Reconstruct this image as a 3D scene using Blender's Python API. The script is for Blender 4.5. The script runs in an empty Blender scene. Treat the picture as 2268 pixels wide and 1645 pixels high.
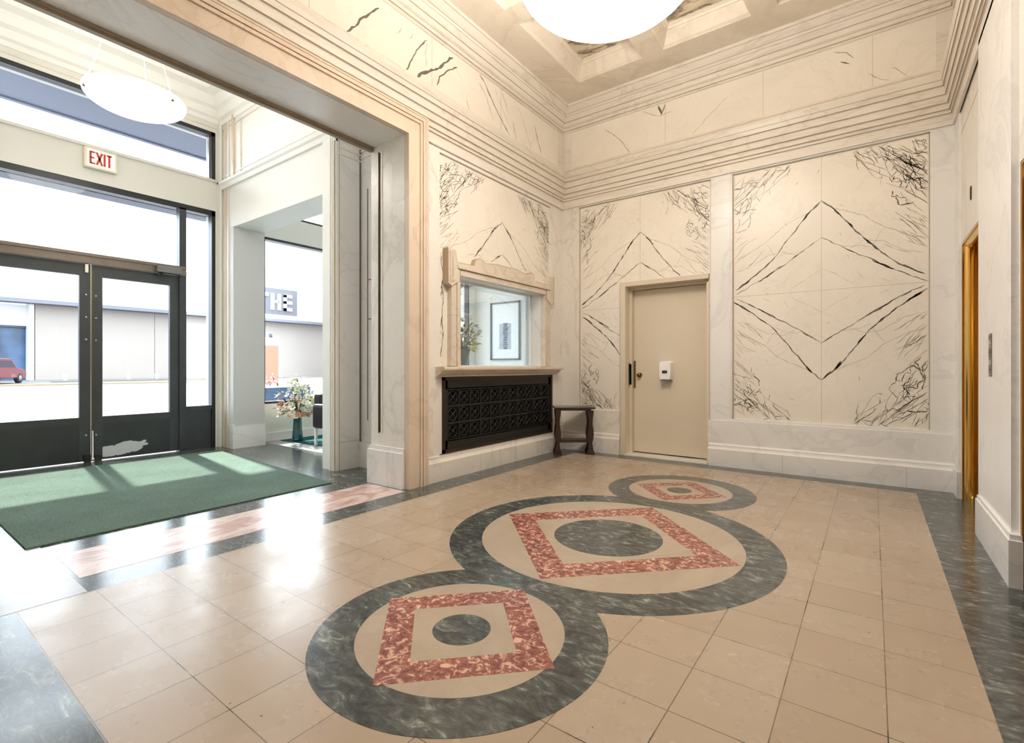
import bpy, bmesh, math, random
from mathutils import Vector, Matrix

# ------------------------------------------------------------------ camera, world, sun, exposure
S = bpy.context.scene
COL = S.collection
PI = math.pi
cam_data = bpy.data.cameras.new('camera')
cam_data.sensor_width = 36.0
cam_data.lens = 36.0 * 1084.55 / 2268.0
cam_data.shift_y = -9.5 / 2268.0
cam_data.clip_start = 0.02
cam_data.clip_end = 400
cam = bpy.data.objects.new('camera', cam_data)
COL.objects.link(cam)
cam.location = (0, 0, 1.1)
cam.rotation_euler = (PI / 2, 0, math.radians(36.345))
S.camera = cam

world = bpy.data.worlds.new('world')
S.world = world
world.use_nodes = True
_bg = world.node_tree.nodes['Background']
_bg.inputs[0].default_value = (0.85, 0.93, 1.0, 1)
_bg.inputs[1].default_value = 9.0

sun_d = bpy.data.lights.new('sun', 'SUN')
sun_d.energy = 22.0
sun_d.angle = 0.03
sun_d.color = (1.0, 0.95, 0.86)
sun = bpy.data.objects.new('sun', sun_d)
COL.objects.link(sun)
sun.rotation_euler = Vector((1.0, -0.12, -1.1)).to_track_quat('-Z', 'Y').to_euler()

S.view_settings.view_transform = 'Standard'
S.view_settings.look = 'None'
S.view_settings.gamma = 1.0
S.view_settings.exposure = 0.12
S.view_settings.use_curve_mapping = False
S.cycles.use_denoising = True
S.cycles.max_bounces = 12
S.cycles.diffuse_bounces = 6
S.cycles.glossy_bounces = 5
S.cycles.transparent_max_bounces = 24
S.cycles.caustics_reflective = False
S.cycles.caustics_refractive = False
S.cycles.sample_clamp_indirect = 6.0

def portal(y, z, sy, sz):
    d = bpy.data.lights.new('daylight_portal', 'AREA')
    d.shape = 'RECTANGLE'; d.size = sz; d.size_y = sy
    d.cycles.is_portal = True
    o = bpy.data.objects.new('daylight_portal', d)
    COL.objects.link(o)
    o.location = (-7.66, y, z)
    o.rotation_euler = (0, -PI / 2, 0)
portal(1.70, 1.65, 2.7, 3.2)
portal(1.70, 4.0, 2.7, 0.68)
portal(6.0, 1.8, 4.5, 2.5)
portal(6.0, 3.95, 4.5, 1.05)

WARM = (1.0, 0.925, 0.83)
BOWL_MAIN = 21.0
BOWL_VEST = 13.0

# ------------------------------------------------------------------ materials
def srgb(r, g, b):
    f = lambda c: (c / 255 / 12.92) if c / 255 <= 0.04045 else ((c / 255 + 0.055) / 1.055) ** 2.4
    return (f(r), f(g), f(b), 1)

def newmat(name):
    m = bpy.data.materials.new(name)
    m.use_nodes = True
    nt = m.node_tree
    return m, nt, nt.nodes['Principled BSDF']

def plain(name, c, rough=0.5, metal=0.0, spec=0.5, coat=0.0, var=0.0, vscale=6.0):
    m, nt, b = newmat(name)
    b.inputs['Base Color'].default_value = c
    b.inputs['Roughness'].default_value = rough
    b.inputs['Metallic'].default_value = metal
    b.inputs['Specular IOR Level'].default_value = spec
    b.inputs['Coat Weight'].default_value = coat
    if var:
        n = noise(nt, vscale, 5, 0.4)
        mx = ramp(nt, n, [(0.3, tuple(x * (1 - var) for x in c[:3]) + (1,)), (0.7, tuple(min(1, x * (1 + var)) for x in c[:3]) + (1,))])
        nt.links.new(mx, b.inputs['Base Color'])
    return m

def coords(nt, scale=(1, 1, 1), rot=(0, 0, 0), loc=(0, 0, 0)):
    t = nt.nodes.new('ShaderNodeTexCoord')
    mp = nt.nodes.new('ShaderNodeMapping')
    mp.inputs['Scale'].default_value = scale
    mp.inputs['Rotation'].default_value = rot
    mp.inputs['Location'].default_value = loc
    nt.links.new(t.outputs['Object'], mp.inputs['Vector'])
    return mp.outputs['Vector']

def noise(nt, scale, detail=6, dist=0.0, vec=None, rough=0.6):
    n = nt.nodes.new('ShaderNodeTexNoise')
    n.inputs['Scale'].default_value = scale
    n.inputs['Detail'].default_value = detail
    n.inputs['Roughness'].default_value = rough
    n.inputs['Distortion'].default_value = dist
    nt.links.new(vec if vec is not None else coords(nt), n.inputs['Vector'])
    return n.outputs['Fac']

def ramp(nt, fac, stops):
    r = nt.nodes.new('ShaderNodeValToRGB')
    e = r.color_ramp.elements
    while len(e) > 1:
        e.remove(e[-1])
    e[0].position = stops[0][0]; e[0].color = stops[0][1]
    for p, c in stops[1:]:
        q = e.new(p); q.color = c
    nt.links.new(fac, r.inputs['Fac'])
    return r.outputs['Color']

def mixc(nt, fac, a, b, mode='MIX'):
    m = nt.nodes.new('ShaderNodeMix')
    m.data_type = 'RGBA'; m.blend_type = mode
    if isinstance(fac, float): m.inputs[0].default_value = fac
    else: nt.links.new(fac, m.inputs[0])
    for i, v in ((6, a), (7, b)):
        if isinstance(v, tuple): m.inputs[i].default_value = v
        else: nt.links.new(v, m.inputs[i])
    return m.outputs[2]

G = lambda v: (v, v, v, 1)

def marble(name, base, vein, amount=0.5, scale=1.1, rough=0.28, rot=(0.5, 0.4, 0.3), stretch=(1, 1, 1), width=0.02, joints=None):
    m, nt, b = newmat(name)
    v = coords(nt, stretch, rot)
    n1 = noise(nt, scale, 9, 1.2, v, 0.55)
    v1 = ramp(nt, n1, [(0.5 - width * 2.5, G(0)), (0.5, G(amount)), (0.5 + width, G(0))])
    n2 = noise(nt, scale * 2.7, 7, 2.0, v, 0.6)
    v2 = ramp(nt, n2, [(0.46 - width, G(0)), (0.46, G(amount * 0.55)), (0.46 + width * 0.8, G(0))])
    n3 = noise(nt, scale * 0.9, 4, 0.5, v)
    cloud = ramp(nt, n3, [(0.35, tuple(x * 0.93 for x in base[:3]) + (1,)), (0.65, base)])
    c = mixc(nt, v1, cloud, vein)
    c = mixc(nt, v2, c, vein)
    if joints:
        c = mixc(nt, joints(nt), c, (0.42, 0.38, 0.33, 1))
    nt.links.new(c, b.inputs['Base Color'])
    b.inputs['Roughness'].default_value = rough
    return m

M = {}
M['marble'] = marble('white_veined_marble', (0.80, 0.765, 0.71, 1), (0.42, 0.40, 0.38, 1), 0.34, 0.9, 0.30, stretch=(1, 1, 0.6), width=0.014)
M['marble_cool'] = marble('grey_and_daylit_marble', (0.83, 0.82, 0.805, 1), (0.50, 0.50, 0.53, 1), 0.26, 1.0, 0.25, rot=(0.9, 0.2, 0.1), width=0.014)  # grey marble; on the lobby's right side its coolness paints in daylight
M['mould'] = marble('moulding_marble', (0.78, 0.73, 0.66, 1), (0.45, 0.40, 0.34, 1), 0.34, 2.0, 0.32, stretch=(0.5, 0.5, 2.2), width=0.018)
M['casing'] = marble('warm_casing_marble', (0.70, 0.585, 0.465, 1), (0.50, 0.38, 0.28, 1), 0.35, 1.6, 0.35, stretch=(1, 1, 0.6), width=0.02)
M['panel'] = marble('cream_panel_marble', (0.84, 0.79, 0.71, 1), (0.55, 0.50, 0.44, 1), 0.16, 1.5, 0.34, width=0.008)
M['vein'] = plain('dark_marble_vein', srgb(104, 98, 88), 0.3)
M['vein_soft'] = plain('soft_marble_vein', srgb(172, 164, 148), 0.3)
M['surround'] = marble('weathered_surround_marble', (0.70, 0.62, 0.52, 1), (0.45, 0.37, 0.28, 1), 0.4, 2.4, 0.38, width=0.02)
M['grime_shade'] = plain('grime_and_shade_line', srgb(176, 157, 130), 0.7)  # grime lines on the mouldings, painted shade lines on the column
M['joint'] = plain('marble_joint', srgb(176, 166, 148), 0.6)
M['coffer'] = marble('coffer_veined_marble', (0.66, 0.56, 0.42, 1), (0.07, 0.055, 0.04, 1), 0.95, 1.3, 0.35, rot=(0, 0, 0.9), stretch=(1, 2.2, 1), width=0.035)
M['ceil_marble'] = marble('ceiling_marble', (0.74, 0.67, 0.57, 1), (0.50, 0.43, 0.33, 1), 0.35, 0.8, 0.4, width=0.03)
M['plaster'] = plain('white_plaster', srgb(238, 236, 230), 0.6, var=0.02, vscale=2)
M['plaster_grey'] = plain('pale_grey_and_shade', srgb(202, 202, 202), 0.55)
M['cream_paint'] = plain('cream_paint', srgb(222, 220, 212), 0.5, var=0.02, vscale=1.5)
M['door_paint'] = plain('putty_door_paint', srgb(214, 203, 184), 0.32, var=0.02, vscale=1.2)
M['frame_dark'] = plain('dark_grey_steel', srgb(62, 66, 68), 0.38, 0.3, var=0.12, vscale=5)
M['frame_black'] = plain('near_black_steel', srgb(38, 40, 42), 0.4, 0.2)
M['kick'] = None
M['transom_bar'] = plain('brown_grey_bronze', srgb(120, 110, 98), 0.35, 0.5, var=0.1, vscale=8)
M['steel'] = plain('brushed_steel', srgb(190, 188, 180), 0.3, 0.9)
M['brass'] = plain('polished_brass', (0.80, 0.52, 0.16, 1), 0.16, 1.0)
M['brass_dark'] = plain('old_brass', srgb(120, 98, 50), 0.35, 0.9)
M['rail_bronze'] = plain('weathered_bronze_rail', srgb(150, 136, 114), 0.45, 0.2, var=0.15, vscale=6)
M['iron'] = plain('dark_bronze_grille', srgb(36, 36, 34), 0.45, 0.3, var=0.15, vscale=9)
M['iron_brown'] = plain('brown_bronze_frame', srgb(46, 38, 31), 0.4, 0.3)
M['black'] = plain('black_void', srgb(14, 14, 15), 0.7)
M['wood'] = plain('dark_mahogany', srgb(48, 28, 22), 0.28, coat=0.3, var=0.2, vscale=12)
M['white_plastic'] = plain('white_plastic', srgb(240, 240, 240), 0.3)
M['cream_plastic'] = plain('cream_plastic', srgb(232, 226, 205), 0.35)
M['red_letter'] = plain('red_brown_letter', srgb(190, 62, 44), 0.5)
M['leather'] = plain('dark_leather', srgb(40, 34, 40), 0.35)
M['leaf'] = plain('dark_leaf', srgb(52, 74, 44), 0.5, var=0.3, vscale=20)
M['leaf_light'] = plain('light_leaf', srgb(150, 166, 110), 0.5)
M['petal_white'] = plain('white_petal', srgb(238, 240, 228), 0.6)
M['petal_yellow'] = plain('pale_yellow_petal', srgb(226, 214, 150), 0.6)
M['petal_pink'] = plain('dusty_pink_petal', srgb(206, 150, 132), 0.6)
M['petal_rose'] = plain('rose_petal', srgb(222, 150, 170), 0.6)
M['berry'] = plain('brown_seed_head', srgb(120, 74, 60), 0.6)
M['asphalt'] = plain('pale_asphalt', srgb(112, 112, 118), 0.8, var=0.06, vscale=0.4)
M['lane_paint'] = plain('road_paint', srgb(150, 150, 158), 0.7)
M['pavement'] = plain('concrete_pavement', srgb(118, 115, 110), 0.8, var=0.05, vscale=0.8)
M['kerb_yellow'] = plain('worn_yellow_kerb', srgb(140, 124, 92), 0.8)
M['ext_beige'] = plain('beige_wall_panels', srgb(160, 151, 144), 0.8, var=0.03, vscale=0.25)
M['ext_white'] = plain('white_fascia', srgb(236, 236, 238), 0.6)
M['ext_grey'] = plain('grey_soffit', srgb(112, 114, 124), 0.7)
M['ext_glass'] = plain('blue_shop_glass', srgb(58, 88, 122), 0.25, var=0.5, vscale=0.5)
M['ext_dark'] = plain('dark_mullion', srgb(60, 68, 84), 0.5)
M['canopy'] = plain('blue_grey_canopy', srgb(92, 98, 114), 0.6)
M['car_red'] = plain('red_car_paint', srgb(110, 34, 46), 0.25, coat=0.6)
M['car_glass'] = plain('dark_car_glass', srgb(50, 46, 60), 0.1)
M['car_grey'] = plain('silver_car_trim', srgb(130, 132, 146), 0.35)
M['tyre'] = plain('black_tyre', srgb(26, 26, 28), 0.8)
M['lamp_red'] = plain('red_tail_lamp', srgb(190, 20, 30), 0.3)
M['orange'] = plain('orange_sign_panel', srgb(120, 88, 66), 0.6)
M['blue_box'] = plain('blue_planter_box', srgb(38, 66, 104), 0.5, var=0.3, vscale=9)
M['paper'] = plain('white_mount_board', srgb(244, 244, 244), 0.6)
M['frame_grey'] = plain('grey_picture_frame', srgb(86, 94, 102), 0.4)
M['plate_grey'] = plain('grey_metal_plate', srgb(120, 118, 118), 0.45, 0.4)

def emis(name, c, s, base=(0.9, 0.9, 0.88, 1)):
    m, nt, b = newmat(name)
    b.inputs['Base Color'].default_value = base
    b.inputs['Emission Color'].default_value = c + (1,)
    b.inputs['Emission Strength'].default_value = s
    b.inputs['Roughness'].default_value = 0.3
    return m
M['bowl_main'] = emis('glowing_alabaster', WARM, BOWL_MAIN)
M['bowl_vest'] = emis('glowing_frosted_glass', (1.0, 0.94, 0.86), BOWL_VEST)
M['exit_face'] = emis('lit_exit_face', (1.0, 0.62, 0.45), 0.55)

def glass(name, tint=0.96, gloss=0.35):
    m = bpy.data.materials.new(name); m.use_nodes = True
    nt = m.node_tree; nt.nodes.clear()
    out = nt.nodes.new('ShaderNodeOutputMaterial')
    tr = nt.nodes.new('ShaderNodeBsdfTransparent'); tr.inputs[0].default_value = (tint * 0.97, tint * 0.99, tint, 1)
    gl = nt.nodes.new('ShaderNodeBsdfGlossy'); gl.inputs['Roughness'].default_value = 0.02
    fr = nt.nodes.new('ShaderNodeFresnel'); fr.inputs['IOR'].default_value = 1.35
    mu = nt.nodes.new('ShaderNodeMath'); mu.operation = 'MULTIPLY'; mu.inputs[1].default_value = gloss
    mx = nt.nodes.new('ShaderNodeMixShader')
    nt.links.new(fr.outputs[0], mu.inputs[0]); nt.links.new(mu.outputs[0], mx.inputs[0])
    nt.links.new(tr.outputs[0], mx.inputs[1]); nt.links.new(gl.outputs[0], mx.inputs[2])
    nt.links.new(mx.outputs[0], out.inputs[0])
    return m
M['glass'] = glass('clear_glass', 0.98)
M['glass_door'] = glass('dimmed_door_glass', 0.80)  # greyer tint added to weaken the sun coming through the doors
M['glass_tint'] = glass('pale_tinted_glass', 0.97)

def teal_glass():
    m, nt, b = newmat('teal_vase_glass')
    b.inputs['Base Color'].default_value = srgb(30, 92, 98)
    b.inputs['Roughness'].default_value = 0.08
    b.inputs['Transmission Weight'].default_value = 0.35
    b.inputs['Coat Weight'].default_value = 0.5
    return m
M['teal'] = teal_glass()

# kick panel of the street doors: dark paint with a big scuffed pale patch near the pivot side
def kick_mat():
    m, nt, b = newmat('scuffed_dark_kick_plate')
    v = coords(nt)
    sp = nt.nodes.new('ShaderNodeSeparateXYZ'); nt.links.new(v, sp.inputs[0])
    def mth(op, a, bb):
        n = nt.nodes.new('ShaderNodeMath'); n.operation = op
        for i, q in enumerate((a, bb)):
            if isinstance(q, (int, float)): n.inputs[i].default_value = q
            else: nt.links.new(q, n.inputs[i])
        return n.outputs[0]
    n = noise(nt, 5.0, 5, 0.6)
    dy = mth('DIVIDE', mth('SUBTRACT', sp.outputs[1], 2.0), 0.30)
    dz = mth('DIVIDE', mth('SUBTRACT', mth('SUBTRACT', sp.outputs[2], 0.12), mth('MULTIPLY', mth('SUBTRACT', sp.outputs[1], 2.0), 0.10)), 0.085)
    r2 = mth('ADD', mth('MULTIPLY', dy, dy), mth('MULTIPLY', dz, dz))
    f = mth('ADD', r2, mth('MULTIPLY', n, 2.2))
    c = ramp(nt, mth('MULTIPLY', f, 0.5), [(0.86, srgb(196, 200, 204)), (0.92, srgb(44, 48, 50))])
    n2 = noise(nt, 2.5, 4, 0.4)
    c2 = ramp(nt, n2, [(0.35, srgb(30, 36, 34)), (0.7, srgb(60, 66, 66))])
    c3 = mixc(nt, 0.45, c, c2, 'LIGHTEN')
    nt.links.new(c3, b.inputs['Base Color'])
    b.inputs['Roughness'].default_value = 0.35
    return m
M['kick'] = kick_mat()

# floor: tan limestone tiles, grid of thin uneven joints
def floor_tile_mat():
    m, nt, b = newmat('tan_limestone_tiles')
    v = coords(nt, (1, 1, 1), (0, 0, 0), (-0.038 + 0.2835 * 20, -0.730 + 0.2765 * 20, 0))
    br = nt.nodes.new('ShaderNodeTexBrick')
    br.offset = 0.0; br.squash = 1.0
    br.inputs['Scale'].default_value = 1.0
    br.inputs['Mortar Size'].default_value = 0.0021
    br.inputs['Mortar Smooth'].default_value = 0.35
    br.inputs['Bias'].default_value = 0.0
    br.inputs['Brick Width'].default_value = 0.2835
    br.inputs['Row Height'].default_value = 0.2765
    br.inputs['Color1'].default_value = srgb(176, 160, 141)
    br.inputs['Color2'].default_value = srgb(168, 150, 130)
    br.inputs['Mortar'].default_value = srgb(112, 97, 80)
    nt.links.new(v, br.inputs['Vector'])
    v2 = coords(nt, (1.0, 4.5, 1), (0, 0, 0.12))
    n = noise(nt, 3.0, 9, 0.0, v2, 0.75)
    tone = ramp(nt, n, [(0.1, (0.93, 0.92, 0.91, 1)), (0.9, (1.04, 1.03, 1.02, 1))])
    c = mixc(nt, 1.0, br.outputs['Color'], tone, 'MULTIPLY')
    # dark gaps in the joints and small dark chips
    n2 = noise(nt, 2.6, 3, 0.2)
    gap = ramp(nt, n2, [(0.56, G(0)), (0.60, G(1))])
    mu = nt.nodes.new('ShaderNodeMath'); mu.operation = 'MULTIPLY'
    nt.links.new(gap, mu.inputs[0]); nt.links.new(br.outputs['Fac'], mu.inputs[1])
    c = mixc(nt, mu.outputs[0], c, srgb(48, 38, 30))
    n3 = noise(nt, 30.0, 2, 0.0)
    n4 = noise(nt, 1.9, 2, 0.0)
    mu2 = nt.nodes.new('ShaderNodeMath'); mu2.operation = 'MULTIPLY'
    nt.links.new(ramp(nt, n3, [(0.71, G(0)), (0.73, G(1))]), mu2.inputs[0])
    nt.links.new(ramp(nt, n4, [(0.56, G(0)), (0.6, G(1))]), mu2.inputs[1])
    c = mixc(nt, mu2.outputs[0], c, srgb(96, 84, 72))
    nt.links.new(c, b.inputs['Base Color'])
    b.inputs['Roughness'].default_value = 0.26
    n5 = noise(nt, 3.0, 4, 0.0)
    r = ramp(nt, n5, [(0.3, G(0.20)), (0.7, G(0.34))])
    nt.links.new(r, b.inputs['Roughness'])
    return m
M['tile'] = floor_tile_mat()
M['tan'] = marble('plain_tan_limestone', srgb(178, 162, 144), srgb(156, 138, 120), 0.3, 1.2, 0.26, width=0.05)

def green_marble():
    m, nt, b = newmat('green_black_marble')
    v = coords(nt, (1, 2.2, 1), (0, 0, 0.5))
    n = noise(nt, 7.0, 10, 1.6, v, 0.68)
    c = ramp(nt, n, [(0.30, srgb(44, 46, 47)), (0.46, srgb(66, 69, 68)), (0.56, srgb(84, 88, 85)), (0.64, srgb(120, 124, 119)), (0.74, srgb(190, 190, 182))])
    n2 = noise(nt, 26.0, 4, 0.4)
    c2 = ramp(nt, n2, [(0.5, (1, 1, 1, 1)), (0.72, (1.7, 1.7, 1.65, 1))])
    c = mixc(nt, 1.0, c, c2, 'MULTIPLY')
    nt.links.new(c, b.inputs['Base Color'])
    b.inputs['Roughness'].default_value = 0.18
    return m
M['green'] = green_marble()

def red_marble(name, dark, mid, chip, scale=34.0):
    m, nt, b = newmat(name)
    n = noise(nt, scale, 6, 0.7, None, 0.7)
    c = ramp(nt, n, [(0.36, dark), (0.48, mid), (0.53, mid), (0.58, chip)])
    n2 = noise(nt, 5.0, 4, 0.5)
    c2 = ramp(nt, n2, [(0.35, (0.86, 0.82, 0.82, 1)), (0.65, (1.1, 1.06, 1.0, 1))])
    c = mixc(nt, 1.0, c, c2, 'MULTIPLY')
    nt.links.new(c, b.inputs['Base Color'])
    b.inputs['Roughness'].default_value = 0.22
    return m
M['red'] = red_marble('red_breccia_marble', srgb(104, 56, 52), srgb(146, 92, 84), srgb(214, 176, 154), 30.0)
M['pink'] = marble('pink_veined_marble', srgb(212, 194, 186), srgb(168, 112, 104), 0.7, 2.2, 0.26, stretch=(1, 0.5, 1), width=0.045)
M['white_floor'] = marble('white_floor_marble', srgb(176, 174, 174), srgb(150, 150, 160), 0.4, 1.4, 0.26, width=0.03)

def carpet(name, c1, c2):
    m, nt, b = newmat(name)
    n = noise(nt, 160.0, 3, 0)
    n1 = noise(nt, 2.0, 4, 0.4)
    c = ramp(nt, n, [(0.3, c1), (0.7, c2)])
    c = mixc(nt, 1.0, c, ramp(nt, n1, [(0.3, G(0.85)), (0.7, G(1.1))]), 'MULTIPLY')
    nt.links.new(c, b.inputs['Base Color'])
    b.inputs['Roughness'].default_value = 0.95
    b.inputs['Specular IOR Level'].default_value = 0.1
    bp = nt.nodes.new('ShaderNodeBump'); bp.inputs['Strength'].default_value = 0.4; bp.inputs['Distance'].default_value = 0.004
    nt.links.new(n, bp.inputs['Height']); nt.links.new(bp.outputs[0], b.inputs['Normal'])
    return m
M['carpet'] = carpet('green_carpet', srgb(64, 84, 76), srgb(112, 130, 118))
M['carpet2'] = carpet('teal_carpet', srgb(30, 78, 80), srgb(48, 104, 102))

# ------------------------------------------------------------------ mesh helpers
class MB:
    def __init__(self):
        self.v = []; self.f = []; self.m = []; self.mats = []; self.smooth = []
    def mi(self, mat):
        if isinstance(mat, str): mat = M[mat]
        if mat not in self.mats: self.mats.append(mat)
        return self.mats.index(mat)
    def face(self, pts, mat, smooth=False):
        k = len(self.v)
        self.v += [tuple(p) for p in pts]
        self.f.append(list(range(k, k + len(pts)))); self.m.append(self.mi(mat)); self.smooth.append(smooth)
    def mesh(self, verts, faces, mat, smooth=False):
        k = len(self.v); i = self.mi(mat)
        self.v += [tuple(p) for p in verts]
        for f in faces:
            self.f.append([k + a for a in f]); self.m.append(i); self.smooth.append(smooth)
    def box(self, x0, x1, y0, y1, z0, z1, mat):
        if x0 > x1: x0, x1 = x1, x0
        if y0 > y1: y0, y1 = y1, y0
        if z0 > z1: z0, z1 = z1, z0
        v = [(x0, y0, z0), (x1, y0, z0), (x1, y1, z0), (x0, y1, z0), (x0, y0, z1), (x1, y0, z1), (x1, y1, z1), (x0, y1, z1)]
        self.mesh(v, [(3, 2, 1, 0), (4, 5, 6, 7), (0, 1, 5, 4), (1, 2, 6, 5), (2, 3, 7, 6), (3, 0, 4, 7)], mat)
    def prism(self, poly, fn0, fn1, mat, smooth=False):
        n = len(poly)
        v = [fn0(*p) for p in poly] + [fn1(*p) for p in poly]
        f = [tuple(range(n - 1, -1, -1)), tuple(range(n, 2 * n))]
        f += [(i, (i + 1) % n, n + (i + 1) % n, n + i) for i in range(n)]
        self.mesh(v, f, mat, smooth)
    def run(self, a, b, nrm, prof, mat):
        # closed profile (p inward, z) swept along a straight wall line a->b
        n = len(prof)
        P = lambda q, p: (q[0] + nrm[0] * p[0], q[1] + nrm[1] * p[0], p[1])
        v = [P(a, p) for p in prof] + [P(b, p) for p in prof]
        f = [(i, (i + 1) % n, n + (i + 1) % n, n + i) for i in range(n)] + [tuple(range(n - 1, -1, -1)), tuple(range(n, 2 * n))]
        self.mesh(v, f, mat)
    def loop(self, rect, prof, mat):
        # open profile (p inward, z) mitred round a rectangle
        x0, x1, y0, y1 = rect
        rings = [[(x0 + p, y0 + p, z), (x1 - p, y0 + p, z), (x1 - p, y1 - p, z), (x0 + p, y1 - p, z)] for p, z in prof]
        v = [q for r in rings for q in r]
        f = []
        for i in range(len(rings) - 1):
            for k in range(4):
                f.append((4 * i + k, 4 * i + (k + 1) % 4, 4 * i + 4 + (k + 1) % 4, 4 * i + 4 + k))
        self.mesh(v, f, mat)
    def lathe(self, prof, mat, c=(0, 0, 0), n=32, smooth=True, sx=1, sy=1):
        v = []; f = []
        for r, z in prof:
            for k in range(n):
                a = 2 * PI * k / n
                v.append((c[0] + r * math.cos(a) * sx, c[1] + r * math.sin(a) * sy, c[2] + z))
        for i in range(len(prof) - 1):
            for k in range(n):
                f.append((i * n + k, i * n + (k + 1) % n, (i + 1) * n + (k + 1) % n, (i + 1) * n + k))
        f.append(tuple(range(n - 1, -1, -1))); f.append(tuple((len(prof) - 1) * n + k for k in range(n)))
        self.mesh(v, f, mat, smooth)
    def tube(self, pts, r, mat, n=8, closed=False):
        pts = [Vector(p) for p in pts]
        rs = r if isinstance(r, (list, tuple)) else [r] * len(pts)
        v = []; f = []
        up = Vector((0.13, 0.21, 0.97)).normalized()
        m = len(pts)
        for i, p in enumerate(pts):
            if closed: d = pts[(i + 1) % m] - pts[i - 1]
            else: d = pts[min(i + 1, m - 1)] - pts[max(i - 1, 0)]
            d.normalize()
            a = d.cross(up)
            if a.length < 1e-3: a = d.cross(Vector((1, 0, 0)))
            a.normalize(); b = d.cross(a)
            for k in range(n):
                t = 2 * PI * k / n
                v.append(tuple(p + (a * math.cos(t) + b * math.sin(t)) * rs[i]))
        for i in range(m if closed else m - 1):
            j = (i + 1) % m
            for k in range(n):
                f.append((i * n + k, i * n + (k + 1) % n, j * n + (k + 1) % n, j * n + k))
        if not closed:
            f.append(tuple(range(n - 1, -1, -1))); f.append(tuple((m - 1) * n + k for k in range(n)))
        self.mesh(v, f, mat, True)
    def build(self, name, parent=None, kind=None, label=None, cat=None, group=None, bevel=0, loc=None):
        me = bpy.data.meshes.new(name)
        off = Vector(loc) if loc else Vector((0, 0, 0))
        me.from_pydata([tuple(Vector(p) - off) for p in self.v], [], self.f)
        for mt in self.mats: me.materials.append(mt)
        for i, p in enumerate(me.polygons):
            p.material_index = self.m[i]; p.use_smooth = self.smooth[i]
        me.validate(); me.update()
        bm = bmesh.new(); bm.from_mesh(me)
        bmesh.ops.recalc_face_normals(bm, faces=bm.faces)
        bm.to_mesh(me); bm.free()
        o = bpy.data.objects.new(name, me)
        COL.objects.link(o)
        if loc: o.location = off
        if parent is not None:
            o.parent = parent
        if bevel:
            md = o.modifiers.new('bevel', 'BEVEL'); md.width = bevel; md.segments = 2; md.limit_method = 'ANGLE'
        tag(o, label, cat, group, kind)
        return o

def tag(o, label=None, cat=None, group=None, kind=None):
    if label: o['label'] = label
    if cat: o['category'] = cat
    if group: o['group'] = group
    if kind: o['kind'] = kind

def thing(name, label, cat, loc=(0, 0, 0), rz=0, group=None):
    o = bpy.data.objects.new(name, None); COL.objects.link(o)
    o.empty_display_size = 0.1
    o.location = loc; o.rotation_euler = (0, 0, rz)
    tag(o, label, cat, group)
    return o

def local(o):
    return o

def wall_cells(mb, along, c0, c1, a0, a1, z0, z1, holes, mat):
    """slab between c0..c1; 'along' x or y; holes are (a0,a1,z0,z1)"""
    xs = sorted({a0, a1} | {h[0] for h in holes} | {h[1] for h in holes})
    zs = sorted({z0, z1} | {h[2] for h in holes} | {h[3] for h in holes})
    xs = [x for x in xs if a0 <= x <= a1]; zs = [z for z in zs if z0 <= z <= z1]
    for i in range(len(xs) - 1):
        run0 = None
        for j in range(len(zs) - 1):
            cx = (xs[i] + xs[i + 1]) / 2; cz = (zs[j] + zs[j + 1]) / 2
            hole = any(h[0] < cx < h[1] and h[2] < cz < h[3] for h in holes)
            if not hole and run0 is None: run0 = zs[j]
            if (hole or j == len(zs) - 2) and run0 is not None:
                top = zs[j] if hole else zs[j + 1]
                if along == 'y': mb.box(c0, c1, xs[i], xs[i + 1], run0, top, mat)
                else: mb.box(xs[i], xs[i + 1], c0, c1, run0, top, mat)
                run0 = None

# ------------------------------------------------------------------ vein ribbons (book-matched slabs)
def jitter(pts, rnd, amt, seg=0.03):
    out = [pts[0]]; e = 0.0
    for (a, b), (c, d) in zip(pts[:-1], pts[1:]):
        L = math.hypot(c - a, d - b) or 1e-6; n = max(1, int(L / seg))
        nx, ny = -(d - b) / L, (c - a) / L
        for k in range(1, n + 1):
            t = k / n
            e = 0.72 * e + rnd.uniform(-amt, amt) * 0.75
            out.append((a + (c - a) * t + nx * e, b + (d - b) * t + ny * e))
    return out

def ribbon(mb, pts, w, fn, mat, rnd, clip=None):
    if clip:
        x0, x1, z0, z1 = clip[:4]
        segs = [[]]
        for p in pts:
            ok = x0 <= p[0] <= x1 and z0 <= p[1] <= z1 and not any(h[0] < p[0] < h[1] and h[2] < p[1] < h[3] for h in clip[4:])
            if ok: segs[-1].append(p)
            elif segs[-1]: segs.append([])
    else: segs = [pts]
    for s in segs:
        if len(s) < 2: continue
        L = []; R = []
        n = len(s)
        for i, p in enumerate(s):
            a = s[max(i - 1, 0)]; b = s[min(i + 1, n - 1)]
            dx, dy = b[0] - a[0], b[1] - a[1]; l = math.hypot(dx, dy) or 1
            ww = w * rnd.uniform(0.45, 1.45) * (0.45 if i in (0, n - 1) else 1) / 2
            L.append((p[0] - dy / l * ww, p[1] + dx / l * ww)); R.append((p[0] + dy / l * ww, p[1] - dx / l * ww))
        v = [fn(*p) for p in L] + [fn(*p) for p in R]
        mb.mesh(v, [(i, i + 1, n + i + 1, n + i) for i in range(n - 1)], mat)

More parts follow.
